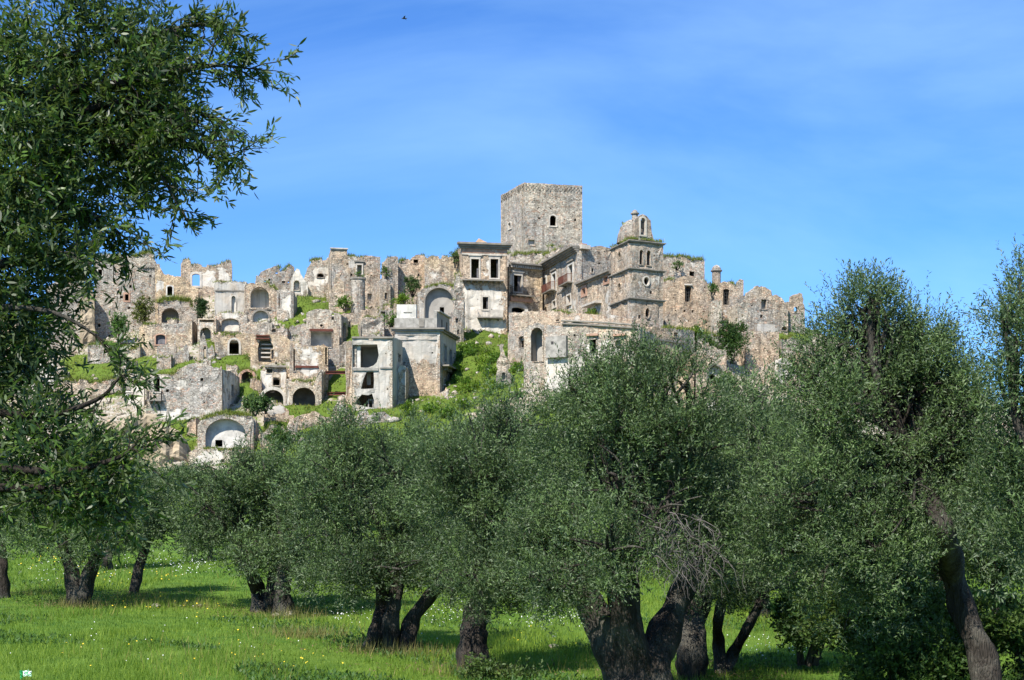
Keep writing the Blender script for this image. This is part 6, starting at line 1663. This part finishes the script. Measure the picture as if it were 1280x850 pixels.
# ------------------------------------------------------------------ meadow
r = np.random.default_rng(51)
n = 230000
Yb = 25.0 * (70.0 / 25.0) ** (r.uniform(0, 1, n) ** 1.25)
Xb = r.uniform(-.40, .40, n) * Yb
Zb = meadow_z(Xb, Yb)
pos = np.stack([Xb, Yb, Zb - .02], 1)
c1 = wave3(pos * np.array([1, .5, 0]), .9, 61); c2 = wave3(pos * np.array([1, .6, 0]), 2.8, 62)
hgt = (.09 + .15 * np.clip(c1 + .6 * c2 + .2, 0, 1.3)) * r.uniform(.4, 1.6, n) * (Yb / 30) ** .35
c3 = wave3(pos * np.array([.5, 1.2, 0]), .5, 64); tone = np.clip(.5 + .5 * c1 - .35 * c2 + .5 * c3 + r.normal(0, .22, n), 0, 1)
blades_obj('meadow_grass', pos, hgt, .010 * (Yb / 25) ** 1.25 * r.uniform(.7, 1.6, n), tone, M_BLADE, r=r)
# broad leaved weeds
n = 60000
Yb = 25.0 * (60.0 / 25.0) ** r.uniform(0, 1, n); Xb = r.uniform(-.40, .40, n) * Yb
pos = np.stack([Xb, Yb, meadow_z(Xb, Yb)], 1)
kp = wave3(pos * np.array([1, .5, 0]), 1.7, 63) > .12
pos = pos[kp]; k = len(pos)
a = norm(rand_dir(k, r) + np.array([0, 0, .8])); nr = norm(rand_dir(k, r) * .5 + np.array([0, 0, 1])); nr = norm(nr - a * (nr * a).sum(1, keepdims=True))
o = leaves_obj('meadow_weeds', pos + np.array([0, 0, .04]), a, nr, r.uniform(.07, .17, k), r.uniform(.03, .06, k), np.clip(r.normal(.35, .25, k), 0, 1), M_SHRUB, None, (.75, .95, .7)); tag(o, kind='stuff')
# dry tussocks near the trunks
pos = []
for (px, py, Y, n) in ((380, 790, 37, 500), (355, 765, 43, 350), (480, 815, 33.2, 260), (520, 812, 33, 260), (95, 758, 46, 260), (175, 745, 49, 260), (180, 755, 47, 220), (30, 745, 50, 200), (592, 845, 29, 260), (250, 755, 47, 200)):
    p = P(px, py, Y); q = r.normal(0, .38, (n, 2)); X = p.x + q[:, 0] * 1.6; Yq = p.y + q[:, 1]
    pos.append(np.stack([X, Yq, meadow_z(X, Yq) - .02], 1))
pos = np.concatenate(pos); k = len(pos)
blades_obj('dry_grass', pos, r.uniform(.15, .5, k), r.uniform(.012, .024, k), np.clip(r.normal(.5, .3, k), 0, 1), M_BLADE, color=(1.35, .80, 2.2), r=r, lean=.3)
def flowers(name, spots, mat, size):
    ps = []
    for (px, py, rx, ry, n) in spots:
        x = r.normal(px, rx * .6, n); y = r.normal(py, ry * .6, n)
        for a, b in zip(x, y):
            lo = 27.0
            for Yq in np.arange(27, 92, .5):
                p = P(a, b, Yq)
                if p.z <= float(meadow_z(p.x, p.y)) + .12 or Yq > 90: break
            ps.append((p.x, p.y, float(meadow_z(p.x, p.y)) + r.uniform(.1, .22)))
    pos = np.array(ps); k = len(pos)
    a = norm(rand_dir(k, r) * np.array([1, 1, .4])); nr = norm(rand_dir(k, r) * .5 + np.array([0, -.5, 1])); nr = norm(nr - a * (nr * a).sum(1, keepdims=True))
    s = size * (pos[:, 1] / 30) ** .8
    o = leaves_obj(name, pos, a, nr, s, s * 1.1, np.zeros(k), mat, None, bend=0.0); tag(o, kind='stuff')
flowers('white_flowers', [(100, 712, 60, 14, 200), (230, 705, 60, 12, 170), (640, 745, 80, 16, 260), (700, 765, 60, 18, 260), (560, 770, 40, 20, 90), (430, 770, 30, 10, 60), (960, 810, 60, 12, 120), (200, 800, 200, 30, 40)], M_FLOWER, .026)
flowers('yellow_flowers', [(380, 828, 60, 10, 18), (220, 815, 160, 20, 26), (620, 800, 120, 20, 20), (60, 700, 40, 8, 40), (150, 720, 80, 10, 40), (240, 760, 100, 12, 30)], M_YELLOW, .04)
# dry stalks and fallen leaves
n = 5200
Yb = 25.5 * (62.0 / 25.5) ** r.uniform(0, 1, n); Xb = r.uniform(-.40, .40, n) * Yb
pos = np.stack([Xb, Yb, meadow_z(Xb, Yb)], 1); kp = wave3(pos * np.array([1, .5, 0]), .8, 66) > .1; pos = pos[kp]; k = len(pos)
blades_obj('dry_stalks', pos, r.uniform(.22, .5, k), .006 * (pos[:, 1] / 25) ** 1.1 * r.uniform(.8, 1.6, k), np.clip(r.normal(.6, .3, k), 0, 1), M_BLADE, color=(1.7, .95, 2.6), r=r, lean=.22)
ps = []
for (px, py, Y) in ((97, 758, 47), (168, 739, 51), (330, 764, 46), (355, 764, 44.5), (490, 812, 34), (590, 842, 30), (792, 900, 24.5), (864, 850, 29), (905, 845, 29.6), (1225, 850, 23.5)):
    p = P(px, py, Y); q = r.normal(0, 1, (420, 2)); ps.append(np.stack([p.x + q[:, 0] * 1.1, p.y + q[:, 1] * .9, meadow_z(p.x + q[:, 0] * 1.1, p.y + q[:, 1] * .9) + r.uniform(.01, .1, 420)], 1))
pos = np.concatenate(ps); k = len(pos)
a = norm(rand_dir(k, r) * np.array([1, 1, .3])); nr = norm(rand_dir(k, r) * .4 + np.array([0, 0, 1])); nr = norm(nr - a * (nr * a).sum(1, keepdims=True))
o = leaves_obj('fallen_leaves', pos, a, nr, r.uniform(.06, .13, k), r.uniform(.02, .04, k), np.zeros(k), simple_mat('fallen_leaf', (.16, .11, .06), .9, .5, 9.0)); tag(o, kind='stuff')
# stones
for (px, py, Y, s, l) in ((195, 747, 47, .22, 'pale upright stone in the grass near the thin leaning olive'), (225, 748, 47.5, .10, 'flat cream stone in the line of stones on the meadow'), (250, 747, 47.5, .12, 'longer cream stone in the line of stones on the meadow'), (345, 768, 43.6, .2, 'white weathered stone at the rotten olive base'), (362, 762, 43.8, .22, 'grey weathered lump beside the rotten olive base'), (692, 790, 35, .16, 'dark stone in the flowers left of the V shaped trunk')):
    p = P(px, py, Y); me = bpy.data.meshes.new('stone')
    v = ico * (1 + r.normal(0, .15, (12, 1))) * s * .75 * np.array([1.25, 1, .7]) + np.array([0, 0, s * .15]); fast_mesh(me, v, icf); me.materials.append(M_STONE)
    o = bpy.data.objects.new('stone', me); o.color = (.40, .36, .30, .3); link(o); o.location = (p.x, p.y, float(meadow_z(p.x, p.y))); tag(o, l, 'stone', 'stones in the meadow')
# litter: a crumpled green and white plastic wrapper
p = P(34, 845, 27.2); z = float(meadow_z(p.x, p.y)) + .10
lit = empty('plastic_wrapper', (p.x, p.y, z), 'crumpled green and white plastic wrapper lying in the grass', 'litter')
def crumple(name, w, h, mat, dx, dz, seed):
    vs, fs = [], []; rr = random.Random(seed); n, m = 8, 6
    for j in range(m + 1):
        for i in range(n + 1):
            vs.append((p.x + dx + w * (i / n - .5), p.y + .05 * noise.noise(Vector((i * .9, j * .9, seed))), z + dz + h * (j / m - .5) + .03 * noise.noise(Vector((i * .7, j * .8, seed + 5)))))
    for j in range(m):
        for i in range(n): a = j * (n + 1) + i; fs.append((a, a + 1, a + n + 2, a + n + 1))
    o = mesh_obj(name, vs, fs, mat, lit); md = o.modifiers.new('solid', 'SOLIDIFY'); md.thickness = .006
crumple('neck', .045, .15, simple_mat('green_plastic', (.10, .62, .22), .4, .2, 20), -.115, .0, 1)
crumple('body', .16, .10, simple_mat('white_plastic', (.75, .80, .78), .4, .25, 12, (.25, .75, .35, 1)), .0, .02, 2)
# bird
p = P(505, 23, 90)
bird = empty('bird', p, 'small dark bird gliding high in the blue sky', 'bird')
mb = MB()
mb.tube([p + Vector((-.16, 0, 0)), p + Vector((-.10, 0, .01)), p + Vector((0, 0, 0)), p + Vector((.10, 0, 0)), p + Vector((.2, 0, .01))], [.01, .035, .05, .03, .02], 8)
mb.build('body', M_IRON, bird)
for s in (-1, 1):
    vs = [p + Vector((-.06, s * .03, .02)), p + Vector((.06, s * .03, .02)), p + Vector((.09, s * .22, .06)), p + Vector((.14, s * .42, .03)), p + Vector((.02, s * .24, .07))]
    mesh_obj('wing', vs + [v + Vector((0, 0, -.01)) for v in vs], [(0, 1, 2, 4), (4, 2, 3), (5, 9, 7, 6), (9, 8, 7), (0, 4, 9, 5), (4, 3, 8, 9), (3, 2, 7, 8), (2, 1, 6, 7)], M_IRON, bird)
